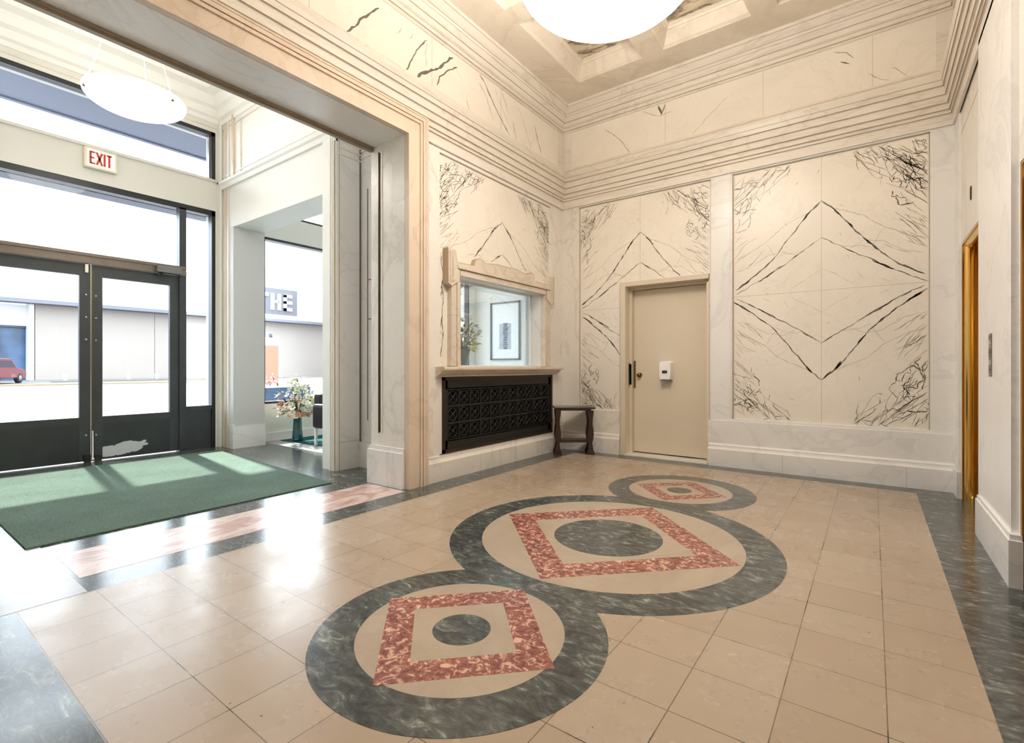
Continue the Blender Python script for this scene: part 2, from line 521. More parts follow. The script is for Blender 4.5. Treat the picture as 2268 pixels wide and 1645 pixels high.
MAIN = [([(0, .67), (.15, .575), (.25, .49), (.35, .41), (.5, .29), (.62, .22), (.75, .15), (.87, .09), (1, .045)], .013, 1),
        ([(0, .395), (.2, .31), (.37, .235), (.525, .18), (.68, .115), (.86, .05), (1, .01)], .009, 1),
        ([(.5, .185), (.6, .145), (.7, .105)], .016, 1), ([(.1, .62), (.2, .54)], .014, 1), ([(.78, .135), (.95, .06)], .014, 1),
        ([(0, .16), (.16, .10), (.32, .035)], .004, 0),
        ([(.12, .60), (.3, .555), (.44, .51), (.63, .40), (.85, .33), (1, .30)], .006, 0),
        ([(.28, .29), (.42, .33), (.6, .31), (.8, .23), (1, .20)], .005, 0),
        ([(.5, .29), (.56, .36), (.62, .41)], .004, 0), ([(.2, .31), (.4, .30), (.5, .27)], .004, 0),
        ([(.7, .46), (.85, .42), (1, .37)], .005, 0), ([(.35, .12), (.42, .06)], .004, 0), ([(.55, .06), (.66, .03)], .004, 0)]

def walk(rnd, a, b, ang, length, wig=0.22, step=0.03):
    """metric random walk that keeps returning to its heading"""
    pts = [(a, b)]; w = 0.0
    for _ in range(max(2, int(length / step))):
        w = 0.75 * w + rnd.uniform(-wig, wig)
        a += math.cos(ang + w) * step; b += math.sin(ang + w) * step
        pts.append((a, b))
    return pts

def book_match(mb, ca, cb, hw, hh, fn, seed, clip, dense=(1, 1, 1, 1)):
    """slabs cut from one block: the same veins mirrored about (ca, cb); fn(a, z)->xyz"""
    for qi, (sx, sz) in enumerate(((1, 1), (-1, 1), (1, -1), (-1, -1))):
        rnd = random.Random(seed)
        rj = random.Random(seed + 17 * qi)
        T = lambda P: [(ca + sx * p[0], cb + sz * p[1]) for p in P]
        D = dense[qi]
        for pts, w, dark in MAIN:
            P = jitter(T([(a * hw, b * hh) for a, b in pts]), rj, 0.008)
            ribbon(mb, P, w * 0.70, fn, 'vein' if dark else 'vein_soft', rj, clip)
            if dark:
                for (a0, b0), (a1, b1) in zip(pts[:-1], pts[1:]):
                    if rj.random() < .45:
                        t = rj.uniform(0, .5)
                        q = [((a0 + (a1 - a0) * t) * hw, (b0 + (b1 - b0) * t) * hh), ((a0 + (a1 - a0) * (t + .5)) * hw, (b0 + (b1 - b0) * (t + .5)) * hh)]
                        ribbon(mb, jitter(T(q), rj, .004), w * 1.15, fn, 'vein', rj, clip)
        ang0 = math.radians(-50)
        # band of parallel strokes running from the top inner edge to the outer edge
        for k in range(int(34 * D)):
            u = rnd.random()
            a = hw * (0.30 + 0.70 * u ** .8); b = hh * (1.0 - rnd.random() * (.06 + .42 * max(0, u - .25)))
            ln = rnd.choice((.08, .12, .2, .32, .5)) * rnd.uniform(.7, 1.3)
            ang = ang0 + rnd.uniform(-.28, .22)
            P = walk(rnd, a, b, ang, ln)
            dark = rnd.random() < .36 + .3 * u
            ribbon(mb, jitter(T(P), rj, .003), rnd.uniform(.003, .0075) if dark else .005, fn, 'vein' if dark else 'vein_soft', rj, clip)
            if rnd.random() < .55:
                q = P[rnd.randrange(len(P))]
                B = walk(rnd, q[0], q[1], ang + rnd.choice((-1, 1)) * rnd.uniform(.5, 1.3), rnd.uniform(.04, .13), .35, .02)
                ribbon(mb, jitter(T(B), rj, .003), rnd.uniform(.003, .006), fn, 'vein', rj, clip)
        # crackled knots near the outer corner
        for k in range(int(9 * D)):
            a = hw * rnd.uniform(.66, .99); b = hh * rnd.uniform(.62, .97)
            for r in range(rnd.randint(2, 5)):
                B = walk(rnd, a, b, ang0 + rnd.uniform(-1.2, 1.2), rnd.uniform(.03, .12), .6, .018)
                ribbon(mb, jitter(T(B), rj, .004, .02), rnd.uniform(.004, .010), fn, 'vein', rj, clip)
                a, b = B[-1]
        # fine strokes climbing inward from the outer edge
        for k in range(int(20 * D)):
            b = hh * rnd.uniform(.20, .80); a = hw * (1.0 - .16 * rnd.random() ** 2)
            P = walk(rnd, a, b, math.radians(180 - 42) + rnd.uniform(-.2, .15), rnd.uniform(.06, .30), .15)
            ribbon(mb, jitter(T(P), rj, .003), .0045, fn, 'vein_soft' if rnd.random() < .75 else 'vein', rj, clip)
        # stray faint flecks
        for k in range(6):
            a = hw * rnd.random(); b = hh * rnd.random()
            ribbon(mb, jitter(T(walk(rnd, a, b, ang0 + rnd.uniform(-.6, .6), .05, .4, .02)), rj, .003), .005, fn, 'vein_soft', rj, clip)

# ------------------------------------------------------------------ dimensions
XL, XR, YB, YF = -3.40, 0.59, 5.79, -0.90      # lobby
XV, XS, YV0, YV1 = -3.88, -7.30, 0.30, 3.10    # vestibule
ZC = 4.54                                      # coffer soffit

# ------------------------------------------------------------------ floor
fb = MB()
def fq(x0, x1, y0, y1, mat, z=0.0): fb.box(x0, x1, y0, y1, z - 0.1, z, mat)
fq(-3.09, 0.31, 0.45, 5.54, 'tile')
fq(-3.40, -3.09, 0.45, 5.54, 'green'); fq(0.31, 0.95, 0.45, 5.54, 'green')
fq(-3.40, 0.95, 5.54, 6.05, 'green'); fq(-3.40, 0.95, YF - .2, 0.45, 'green')
# threshold strips under the opening
fq(-3.68, -3.40, 0.20, 3.10, 'green'); fq(-4.10, -3.88, 0.20, 3.40, 'green')
fb.box(-3.88, -3.68, 0.2, 3.1, -0.1, 0.0, 'green')
fb.box(-3.84, -3.33, 0.72, 2.93, -0.05, 0.0008, 'pink')
fb.box(-4.10, -3.10, 0.30, 0.70, -0.05, 0.0008, 'white_floor')
fq(-7.60, -4.10, 0.20, 3.40, 'green')
fb.box(-7.20, -4.10, 0.30, 0.60, -0.05, 0.0008, 'white_floor')
# lounge floor
fq(-7.60, -3.40, 3.40, 3.62, 'green')
fq(-7.60, -3.40, 3.62, 8.70, 'white_floor')
floor = fb.build('floor', kind='structure')

# medallions, inlaid flush in the floor
CX0 = -1.388
def ring_cells():
    import math as _m
    circ = [((CX0, 1.53), 0.605, 0.43), ((CX0, 2.935), 1.02, 0.815), ((CX0, 4.405), 0.62, 0.435)]
    return circ
mb = MB()
def disc(mb, c, r, z, mat, n=96, sq=False):
    mb.prism([(c[0] + r * math.cos(2 * PI * k / n), c[1] + r * math.sin(2 * PI * k / n)) for k in range(n)],
             lambda x, y: (x, y, z - 0.004), lambda x, y: (x, y, z), mat)
for k, ((c, ro, ri)) in enumerate(ring_cells()):
    disc(mb, c, ro, 0.0012 + 0.0001 * k, 'green')
rings = mb.build('inlaid_marble_rings', floor, label='three joined dark green marble rings')
for k, (c, ro, ri) in enumerate(ring_cells()):
    mb = MB(); disc(mb, c, ri, 0.0018, 'tan'); med = mb.build('medallion_field', floor, label='plain tan stone field inside a dark ring')
    o_, i_ = {0: (.455, .285), 1: (.80, .565), 2: (.40, .235)}[k]
    mb = MB()
    ex = [(1, 0), (0, 1), (-1, 0), (0, -1)]
    for q in range(4):
        a, b2 = ex[q], ex[(q + 1) % 4]
        pts = [(c[0] + a[0] * o_, c[1] + a[1] * o_), (c[0] + b2[0] * o_, c[1] + b2[1] * o_), (c[0] + b2[0] * i_, c[1] + b2[1] * i_), (c[0] + a[0] * i_, c[1] + a[1] * i_)]
        mb.prism(pts, lambda x, y: (x, y, 0.0006), lambda x, y: (x, y, 0.0024), 'red')
    mb.build('diamond_border', med, label='red and cream mottled marble diamond border')
    mb = MB(); disc(mb, c, {0: .122, 1: .345, 2: .105}[k], 0.0024, 'green', 64); mb.build('centre_disc', med, label='dark green marble disc')

# ------------------------------------------------------------------ left wall (service window, grille, opening to vestibule)
WIN = (3.68, 5.28, 1.11, 2.03)
GR = (3.46, 5.50, 0.25, 1.00)
mb = MB()
wall_cells(mb, 'y', -3.66, -3.42, 3.38, YB + .3, 0, ZC + .3, [WIN, GR], 'marble')
mb.box(-3.88, -3.404, 2.99, 3.40, 0, ZC + .3, 'marble')                 # jamb pier, right of the opening
mb.box(-3.88, -3.404, YF - .1, 0.36, 0, ZC + .3, 'marble')              # jamb pier, left of the opening
mb.box(-3.88, -3.404, 0.36, 2.99, 3.20, ZC + .3, 'marble_cool')
mb.box(-3.43, -3.402, 3.39, YB + .02, 3.22, ZC + .3, 'marble')         # header
# proud stiles and rails on the lobby face
for y0, y1, z0, z1 in ((3.23, 3.43, 0, 3.22), (5.47, 5.79, 0, 3.22), (3.43, 5.47, 3.20, 3.22), (YF, .36, 0, 3.22)):
    mb.box(-3.425, -3.40, y0, y1, z0, z1, 'marble')
mb.box(-3.425, -3.40, 3.43, 3.46, 0.0, 1.03, 'marble'); mb.box(-3.425, -3.40, 5.5, 5.52, 0.0, 1.03, 'marble')
mb.box(-3.425, -3.40, 3.43, 5.47, 0.0, 0.25, 'marble')
# bead round the panel, its shade painted in as a darker colour
mb.box(-3.42, -3.412, 3.43, 3.437, 1.10, 3.20, 'joint'); mb.box(-3.42, -3.410, 3.43, 5.47, 3.192, 3.20, 'joint')
wall_left = mb.build('wall_left', kind='structure')
mb = MB()
F = lambda a, z: (-3.4175, a, z)
clip = (3.435, 5.465, 1.12, 3.19, (3.5, 5.45, 0, 2.26))
wall_cells(mb, 'y', -3.424, -3.418, 3.43, 5.47, 1.03, 3.20, [WIN], 'panel')
book_match(mb, 4.45, 1.86, 1.02, 1.34, F, 5, clip, (2.1, 1.9, 1.3, 1.3))
for k in range(3):
    rr = random.Random(70 + k)
    ribbon(mb, jitter([(3.46, 1.2 + .3 * k), (3.50, 1.45 + .28 * k), (3.47, 1.6 + .3 * k)], rr, .01), .01, F, 'vein', rr)
    ribbon(mb, jitter([(5.46, 1.95 - .3 * k), (5.445, 1.75 - .28 * k), (5.465, 1.6 - .3 * k)], rr, .008), .01, F, 'vein', rr)
mb.build('marble_panel', wall_left, label='book-matched cream marble panel with dark branching veins above the service window')

# casing round the opening
mb = MB()
for (p0, p1, dx) in ((0, .13, .052), (.13, .155, .067), (.155, .165, .042), (.165, .195, .066), (.195, .205, .040), (.205, .24, .058)):
    mb.box(-3.40, -3.40 + dx, 2.99 + p0, 2.99 + p1, 0, 3.20 + p1, 'casing')
    mb.box(-3.40, -3.40 + dx, 0.36 - p1, 0.36 - p0, 0, 3.20 + p1, 'casing')
    mb.box(-3.40, -3.40 + dx, 0.36 - p0, 2.99 + p0, 3.20 + p0, 3.20 + p1, 'casing')
mb.build('trim_1', kind='structure')

# jamb pier inside the opening: plinth, frame round a sunk slot, bronze rail under the header
mb = MB()
mb.box(-3.90, -3.405, 2.955, 2.99, 0, 0.32, 'marble_cool')
mb.box(-3.895, -3.405, 2.972, 2.99, 0.32, 0.36, 'marble_cool')
mb.box(-3.90, -3.36, 0.36, 0.43, 0, 0.26, 'marble_cool')
mb.box(-3.757, -3.725, 2.985, 2.992, 0.49, 3.12, 'plate_grey')
mb.box(-3.762, -3.757, 2.978, 2.992, 0.48, 3.13, 'brass_dark'); mb.box(-3.725, -3.720, 2.978, 2.992, 0.48, 3.13, 'marble_cool')
mb.box(-3.748, -3.738, 2.983, 2.99, 0.49, 3.12, 'black')
mb.build('trim_2', kind='structure')
mb = MB()
mb.box(-3.90, -3.835, 0.36, 2.985, 3.175, 3.199, 'rail_bronze'); mb.box(-3.885, -3.845, 0.36, 2.985, 3.160, 3.175, 'rail_bronze')
mb.build('trim_3', kind='structure')

# service window surround
mb = MB()
y0, y1, z0, z1 = WIN
for s_, yy in ((-1, y0 + .004), (1, y1 - .004)):
    mb.box(-3.42, -3.355, yy, yy + s_ * .05, z0, z1 + .0, 'surround'); mb.box(-3.42, -3.368, yy + s_ * .05, yy + s_ * .058, z0, z1, 'surround'); mb.box(-3.42, -3.360, yy + s_ * .058, yy + s_ * .13, z0, z1, 'surround')
mb.box(-3.42, -3.35, y0 - .02, y1 + .02, z1 - .004, z1 + .055, 'surround'); mb.box(-3.42, -3.366, y0 - .03, y1 + .04, z1 + .055, z1 + .063, 'surround')
mb.box(-3.42, -3.335, y0 - .05, y1 + .08, z1 + .063, z1 + .088, 'surround')
crest = [(3.60, 2.10), (3.62, 2.15), (3.90, 2.16), (3.93, 2.23), (3.99, 2.25), (4.10, 2.215), (4.30, 2.24), (4.66, 2.24), (4.86, 2.215), (4.97, 2.25), (5.03, 2.23), (5.06, 2.16), (5.35, 2.15), (5.37, 2.10)]
mb.prism(crest, lambda a, z: (-3.42, a, z), lambda a, z: (-3.36, a, z), 'surround')
for s, yy in ((1, 3.50), (-1, 5.46)):
    pr = [(yy, 1.93), (yy, 2.27), (yy + s * .11, 2.27), (yy + s * .12, 2.19), (yy + s * .16, 2.10), (yy + s * .16, 1.97), (yy + s * .09, 1.93), (yy + s * .05, 1.905)]
    mb.prism(pr, lambda a, z: (-3.42, a, z), lambda a, z: (-3.345, a, z), 'surround')
    mb.box(-3.42, -3.335, yy + s * .02, yy + s * .03, 1.95, 2.25, 'surround'); mb.box(-3.42, -3.335, yy + s * .055, yy + s * .065, 1.95, 2.25, 'surround')
mb.box(-3.42, -3.3345, y0 - .05, y1 + .08, z1 + .058, z1 + .064, 'grime_shade')
for yy, z0_, z1_ in ((3.493, 1.92, 2.275), (3.668, 1.97, 2.10), (5.467, 1.92, 2.275), (5.292, 1.97, 2.10)): mb.box(-3.42, -3.344, yy - .004, yy + .004, z0_, z1_, 'grime_shade')
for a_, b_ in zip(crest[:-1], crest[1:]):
    mb.prism([a_, b_, (b_[0], b_[1] + .007), (a_[0], a_[1] + .007)], lambda a, z: (-3.42, a, z), lambda a, z: (-3.362, a, z), 'grime_shade')
surround = mb.build('window_1', kind='structure')
mb = MB(); mb.box(-3.60, -3.592, y0, y1, z0, z1, 'glass'); mb.build('pane', surround, label='clear fixed glass pane')
mb = MB()
mb.box(-3.615, -3.58, y0, y0 + .012, z0, z1, 'white_plastic'); mb.box(-3.615, -3.58, y1 - .012, y1, z0, z1, 'white_plastic'); mb.box(-3.615, -3.58, y0, y1, z1 - .014, z1, 'white_plastic'); mb.box(-3.615, -3.58, y0, y1, z0, z0 + .01, 'white_plastic')
mb.build('sash', surround, label='thin white glazing frame')

# ledge over the grille
mb = MB()
prof = [(0, 1.005), (.025, 1.005), (.03, 1.02), (.055, 1.03), (.075, 1.05), (.085, 1.065), (.12, 1.07), (.125, 1.085), (.12, 1.105), (0, 1.105)]
mb.run((-3.42, 3.37), (-3.42, 5.60), (1, 0), [(p + .02, z) for p, z in prof], 'surround')
o = mb.build('marble_ledge', label='moulded marble ledge below the service window, over the dark grille', cat='ledge')

# radiator grille
g = thing('radiator_grille', 'dark bronze openwork radiator grille set low in the marble wall', 'grille', (-3.40, 4.48, 0.25))
def off(mb, loc):
    l = Vector(loc); mb.v = [tuple(Vector(p) - l) for p in mb.v]; return mb
mb = MB(); gy0, gy1, gz0, gz1 = GR; gl = (-3.40, 4.48, 0.25)
mb.box(-3.44, -3.385, gy0, gy0 + .035, gz0, gz1, 'iron_brown'); mb.box(-3.44, -3.385, gy1 - .035, gy1, gz0, gz1, 'iron_brown')
mb.box(-3.44, -3.385, gy0, gy1, gz1 - .03, gz1, 'iron_brown'); mb.box(-3.44, -3.385, gy0, gy1, gz0, gz0 + .035, 'iron_brown')
mb.box(-3.43, -3.400, gy0 + .035, gy1 - .035, gz1 - .12, gz1 - .03, 'iron'); mb.box(-3.43, -3.400, gy0 + .035, gy1 - .035, gz0 + .035, gz0 + .12, 'iron')
mb.box(-3.43, -3.400, gy0 + .035, gy0 + .08, gz0, gz1 - .03, 'iron'); mb.box(-3.43, -3.400, gy1 - .08, gy1 - .035, gz0, gz1 - .03, 'iron')
off(mb, gl).build('grille_frame', g)
mb = MB()
gy = [gy0 + .08 + (gy1 - gy0 - .16) * k / 11 for k in range(12)]
gz = [gz0 + .12 + (gz1 - gz0 - .24) * k / 3 for k in range(4)]
for k, y in enumerate(gy): mb.box(-3.425, -3.402, y - (.011 if k == 7 else .007), y + (.011 if k == 7 else .007), gz[0], gz[-1], 'iron')
for z in gz: mb.box(-3.427, -3.400, gy[0], gy[-1], z - .01, z + .01, 'iron')
for i in range(11):
    for j in range(3):
        cy, cz = (gy[i] + gy[i + 1]) / 2, (gz[j] + gz[j + 1]) / 2
        ry, rz_ = (gy[i + 1] - gy[i]) / 2 - .008, (gz[j + 1] - gz[j]) / 2 - .012
        N = 20
        ring = [(cy + ry * .86 * math.cos(2 * PI * k / N), cz + rz_ * .86 * math.sin(2 * PI * k / N)) for k in range(N)]
        mb.tube([(-3.413, a, b) for a, b in ring], .006, 'iron', 6, True)
        for sx in (1, -1):
            mb.tube([(-3.413, cy - ry, cz - sx * rz_), (-3.413, cy, cz), (-3.413, cy + ry, cz + sx * rz_)], .006, 'iron', 6)
        mb.lathe([(.001, -.012), (.018, -.008), (.018, .008), (.001, .012)], 'iron', (-3.413, cy, cz), 10)
off(mb, gl).build('lattice', g, label='lattice of rings and crossed bars in three rows')
mb = MB(); mb.box(-3.60, -3.46, gy0, gy1, gz0, gz1, 'black'); off(mb, gl).build('back_panel', g)

# base course on the left wall
mb = MB()
base = [(0, 0), (.045, 0), (.045, .18), (.03, .20), (.022, .215), (.022, .235), (0, .24)]
mb.run((-3.40, 3.23), (-3.40, 5.79), (1, 0), base, 'marble')
for y in (4.0, 4.62, 5.2): mb.box(-3.3555, -3.3545, y, y + .003, 0, .18, 'joint')
mb.build('baseboard_left', kind='structure')

# ------------------------------------------------------------------ back wall (door, two veined panels)
mb = MB()
DO = (-2.49, -1.50, 0, 2.11)
wall_cells(mb, 'x', 5.815, 6.10, -3.66, 1.0, 0, ZC + .3, [DO], 'marble')
for x0, x1, z0, z1, mt in ((-3.40, -3.15, 0, 3.34, 'marble'), (-1.47, -1.245, 0, 3.34, 'marble_cool'), (.42, .60, 0, 3.34, 'marble_cool'),
                       (-3.15, -1.47, 3.225, 3.34, 'marble'), (-1.245, .42, 3.225, 3.34, 'marble_cool'),
                       (-3.15, -2.55, 0, .545, 'marble'), (-1.245, .42, 0, .53, 'marble_cool')):
    mb.box(x0, x1, 5.79, 5.82, z0, z1, mt)  # cooler marble on the right half paints in the daylight
# small bevel beads framing the panels, darker colour painting their shade
for x0, x1, z0, z1 in ((-3.15, -3.143, .545, 3.225), (-1.477, -1.47, 2.15, 3.225), (-3.15, -1.47, 3.218, 3.225), (-1.245, -1.233, .53, 3.225), (-1.245, .42, 3.218, 3.225), (.412, .42, .53, 3.225)):
    mb.box(x0, x1, 5.800, 5.816, z0, z1, 'joint')
mb.box(-1.285, -1.262, 5.782, 5.79, .50, 3.24, 'marble_cool')
wall_back = mb.build('wall_back', kind='structure')
F = lambda a, z: (a, 5.8120, z)
mb = MB()
mb.box(-1.245, .42, 5.8125, 5.818, .53, 3.225, 'panel')
mb.box(-.4135, -.4105, 5.8121, 5.813, .53, 3.22, 'joint'); mb.box(-1.24, .415, 5.8121, 5.813, 1.872, 1.875, 'joint')
book_match(mb, -.412, 1.873, .825, 1.345, F, 11, (-1.236, .412, .535, 3.215), (1.9, 1.0, 1.4, 1.1))
mb.build('marble_panel', wall_back, label='large book-matched cream marble panel with diamond of dark veins')
mb = MB()
wall_cells(mb, 'x', 5.8125, 5.818, -3.15, -1.47, .545, 3.225, [(-2.55, -1.47, 0, 2.16)], 'panel')
mb.box(-2.3115, -2.3085, 5.8121, 5.813, 2.16, 3.22, 'joint'); mb.box(-3.14, -2.55, 5.8121, 5.813, 1.85, 1.853, 'joint')
book_match(mb, -2.31, 1.852, .835, 1.365, F, 23, (-3.142, -1.48, .55, 3.215, (-2.55, -1.4, 0, 2.16)), (1.5, 1.2, 1, 1.5))
mb.build('marble_panel', wall_back, label='book-matched cream marble panel with peaked dark veins above the door')

mb = MB()
pl = [(0, 0), (.05, 0), (.05, .19), (.035, .205), (.03, .22), (.03, .235), (.018, .25), (0, .25)]
mb.run((-1.49, 5.79), (.60, 5.79), (0, -1), pl, 'marble_cool')
mb.run((-3.40, 5.79), (-2.56, 5.79), (0, -1), pl, 'marble')
mb.run((-1.50, 5.79), (.60, 5.79), (0, -1), [(0, .25), (.012, .25), (.012, .505), (0, .505)], 'marble_cool')
for x in (-.75, .25): mb.box(x, x + .003, 5.7395, 5.7405, 0, .19, 'joint')
mb.build('baseboard_back', kind='structure')

# steel door in the back wall
mb = MB()
mb.box(-2.55, -2.486, 5.765, 5.99, 0, 2.106, 'door_paint'); mb.box(-2.55, -1.49, 5.765, 5.99, 2.106, 2.16, 'door_paint')
mb.box(-2.488, -2.455, 5.90, 6.02, 0, 2.075, 'door_paint'); mb.box(-2.488, -1.504, 5.90, 6.02, 2.075, 2.108, 'door_paint')
mb.box(-1.52, -1.492, 5.80, 5.99, 0, 2.07, 'door_paint')
mb.box(-2.56, -2.545, 5.775, 5.80, 0, 2.165, 'joint')
door = mb.build('door_1', kind='structure')
mb = MB(); mb.box(-2.452, -1.52, 5.965, 6.00, .03, 2.07, 'door_paint'); leaf = mb.build('door_leaf', door, label='flat putty-painted steel door leaf')
mb = MB(); mb.lathe([(.001, -.05), (.024, -.048), (.03, -.03), (.024, -.015), (.03, 0), (.001, .002)], 'brass_dark', n=20)
mb.v = [(x - 2.375, z + 5.965, y + 1.0) for x, y, z in mb.v]
mb.build('door_knob', leaf, label='small brass door knob')
mb = MB(); mb.box(-2.50, -2.482, 5.86, 5.93, .85, 1.16, 'steel'); mb.box(-2.482, -2.46, 5.90, 5.93, .88, 1.14, 'plate_grey'); mb.box(-2.45, -2.43, 5.955, 5.965, .84, 1.18, 'brass_dark'); mb.build('strike_plate', door, label='steel strike plate on the door frame')
mb = MB(); mb.box(-2.49, -1.50, 5.74, 6.02, 0.0015, .016, 'marble'); mb.build('threshold', door)
mb = MB(); mb.box(-2.48, -1.5, 6.03, 6.08, 0, 2.1, 'black'); mb.build('door_backing', door)

d = thing('soap_dispenser', 'white wall dispenser fixed to the middle of the putty-coloured door', 'dispenser', (-2.02, 5.965, 1.06))
mb = MB()
mb.prism([(-.065, -.115), (.065, -.115), (.075, -.06), (.075, .10), (.055, .115), (-.055, .115), (-.075, .10), (-.075, -.06)], lambda a, z: (a, 0, z), lambda a, z: (a * .93, -.11, z * .95), 'white_plastic')
mb.build('dispenser_body', d, bevel=.006)
mb = MB(); mb.box(-.03, .03, -.118, -.104, -.03, .0, 'frame_black'); mb.lathe([(.001, 0), (.012, 0), (.012, .004), (.001, .004)], 'car_grey', (0, -.116, -.015), 12)
mb.build('push_lens', d, label='dark oval sensor window')
mb = MB(); mb.box(-.05, .05, -.10, -.01, -.128, -.112, 'plate_grey'); mb.build('nozzle_tray', d)

# ------------------------------------------------------------------ right wall with elevator openings
mb = MB()
EL = [(4.50, 5.52, 0, 2.13), (2.40, 3.50, 0, 2.13), (.38, 1.40, 0, 2.13)]
wall_cells(mb, 'y', .60, .95, YF - .1, YB + .3, 0, ZC + .3, EL, 'marble')
for y0, y1 in ((3.52, 4.48), (1.42, 2.38), (YF, .36)):
    mb.box(.57, .60, y0, y1, 0, 3.27, 'marble_cool')  # daylight on the piers put into the cool marble colour
mb.box(.585, .60, 5.54, 5.79, 0, 3.27, 'marble_cool')
mb.box(.5985, .60, 4.5, 5.54, 3.05, 3.054, 'joint')
wall_right = mb.build('wall_right', kind='structure')
mb = MB()
for y0, y1 in ((3.44, 4.43), (1.40, 2.40), (YF, .36)):
    mb.box(.548, .60, y0, y1, 0, .235, 'marble_cool')
    mb.box(.555, .60, y0 + .02, y1 - .01, .235, .26, 'marble_cool')
mb.box(.57, .60, 5.52, 5.79, 0, .22, 'marble_cool')
mb.build('baseboard_right', kind='structure')
labels = ['polished brass elevator surround beside the back wall, behind the marble pier', 'polished brass elevator surround on the near side of the marble pier, at the right edge', 'polished brass elevator surround nearest the camera side of the lobby']
for k, (y0, y1, z0, z1) in enumerate(EL):
    e = thing('door_%d' % (4 + k), labels[k], None, (.66, (y0 + y1) / 2, 0)); e['kind'] = 'structure'
    L = (.66, (y0 + y1) / 2, 0)
    prof = [(.602, 0.0), (.604, .012)]
    for q in range(9):
        a = PI * q / 8; prof.append((.645 - .030 * math.cos(a), .012 + .034 * math.sin(a)))
    prof += [(.684, .012), (.690, .020), (.735, .020), (.740, .004), (.80, .002), (.80, 0.0)]
    for s, yy in ((-1, y1), (1, y0)):
        mb = MB()
        mb.prism(prof, lambda x, p: (x, yy + s * p, 0), lambda x, p: (x, yy + s * p, z1), 'brass')
        off(mb, L).build('brass_jamb', e)
    mb = MB(); mb.prism(prof, lambda x, p: (x, y0, z1 - p), lambda x, p: (x, y1, z1 - p), 'brass'); off(mb, L).build('brass_head', e)
    ym = (y0 + y1) / 2
    for a, b in ((y0, ym - .003), (ym + .003, y1)):
        mb = MB(); mb.box(.82, .85, a, b, .005, z1, 'brass')
        off(mb, L).build('elevator_door', e)
mb = MB()
mb.box(.5945, .60, 5.00, 5.03, 2.36, 2.46, 'frame_black'); mb.box(.592, .5945, 5.003, 5.027, 2.37, 2.45, 'brass_dark')
mb.build('hall_lantern', label='small dark slot indicator on the lintel above the far elevator', cat='indicator')
mb = MB()
mb.box(.566, .570, 4.01, 4.09, 1.045, 1.300, 'plate_grey')
for q, (a, b) in enumerate(((.065, .10), (.135, .16), (.19, .215))): mb.box(.564, .566, 4.015, 4.085, 1.045 + a, 1.045 + b, 'steel' if q % 2 == 0 else 'frame_dark')
for q in range(9): mb.box(.5645, .566, 4.014, 4.086, 1.052 + .028 * q, 1.060 + .028 * q, 'frame_dark' if q % 3 else 'steel')
mb.build('wall_plate', label='narrow upright grey metal plate with ribbed marks on the white marble pier', cat='plate')

# ------------------------------------------------------------------ near wall, behind the viewpoint
mb = MB(); mb.box(-3.66, .95, YF - .2, YF, 0, ZC + .3, 'marble'); mb.build('wall_front', kind='structure')

# ------------------------------------------------------------------ entablature: lower moulding, frieze, upper cornice
RECT = (XL, XR, YF, YB)
mb = MB()
mb.loop(RECT, [(0, 3.24), (.02, 3.24), (.02, 3.335), (.032, 3.34), (.032, 3.365), (.045, 3.375), (.045, 3.42), (.06, 3.43), (.062, 3.49), (.075, 3.50), (.08, 3.565), (.092, 3.575), (.10, 3.62), (.11, 3.66), (.11, 3.69), (.07, 3.715), (.05, 3.735), (.05, 3.755), (0, 3.765)], 'mould')
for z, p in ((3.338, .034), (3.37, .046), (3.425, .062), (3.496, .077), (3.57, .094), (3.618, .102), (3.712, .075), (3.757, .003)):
    mb.loop(RECT, [(p - .004, z - .0017), (p + .0008, z - .0017), (p + .0008, z + .0017), (p - .004, z + .0017)], 'grime_shade')
mb.build('trim_4', kind='structure')
mb = MB()
mb.loop(RECT, [(0, 4.255), (.02, 4.255), (.02, 4.275), (.035, 4.28), (.035, 4.315), (.06, 4.33), (.065, 4.37), (.08, 4.38), (.11, 4.42), (.12, 4.43), (.12, 4.455), (.15, 4.475), (.185, 4.505), (.20, 4.51), (.20, 4.54)], 'mould')
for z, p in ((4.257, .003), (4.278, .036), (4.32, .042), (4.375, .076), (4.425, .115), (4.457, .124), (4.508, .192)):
    mb.loop(RECT, [(p - .006, z - .0017), (p + .0008, z - .0017), (p + .0008, z + .0017), (p - .006, z + .0017)], 'grime_shade')
mb.build('trim_5', kind='structure')
mb = MB()   # frieze lining with stiles at the corners and veins
mb.box(XL - .03, XL + .004, YF, YB, 3.76, 4.26, 'panel'); mb.box(XL - .03, XR, YB - .004, YB + .03, 3.76, 4.26, 'panel'); mb.box(XR - .004, XR + .03, YF, YB, 3.76, 4.26, 'panel')
for (x0, x1, y0, y1) in ((XL, XL + .012, YB - .13, YB - .02), (XL + .02, XL + .13, YB - .012, YB), (XR - .13, XR - .01, YB - .012, YB), (XR - .012, XR, YB - .13, YB)):
    mb.box(x0, x1, y0, y1, 3.765, 4.256, 'mould')
for y in (2.05, 3.32, 4.4): mb.box(XL + .004, XL + .0048, y, y + .003, 3.765, 4.255, 'joint')
for x in (-1.99, -.94, .0): mb.box(x, x + .003, YB - .0048, YB - .004, 3.765, 4.255, 'joint')
FA = lambda a, z: (XL + .0052, a, z)
FB = lambda a, z: (a, YB - .0052, z)
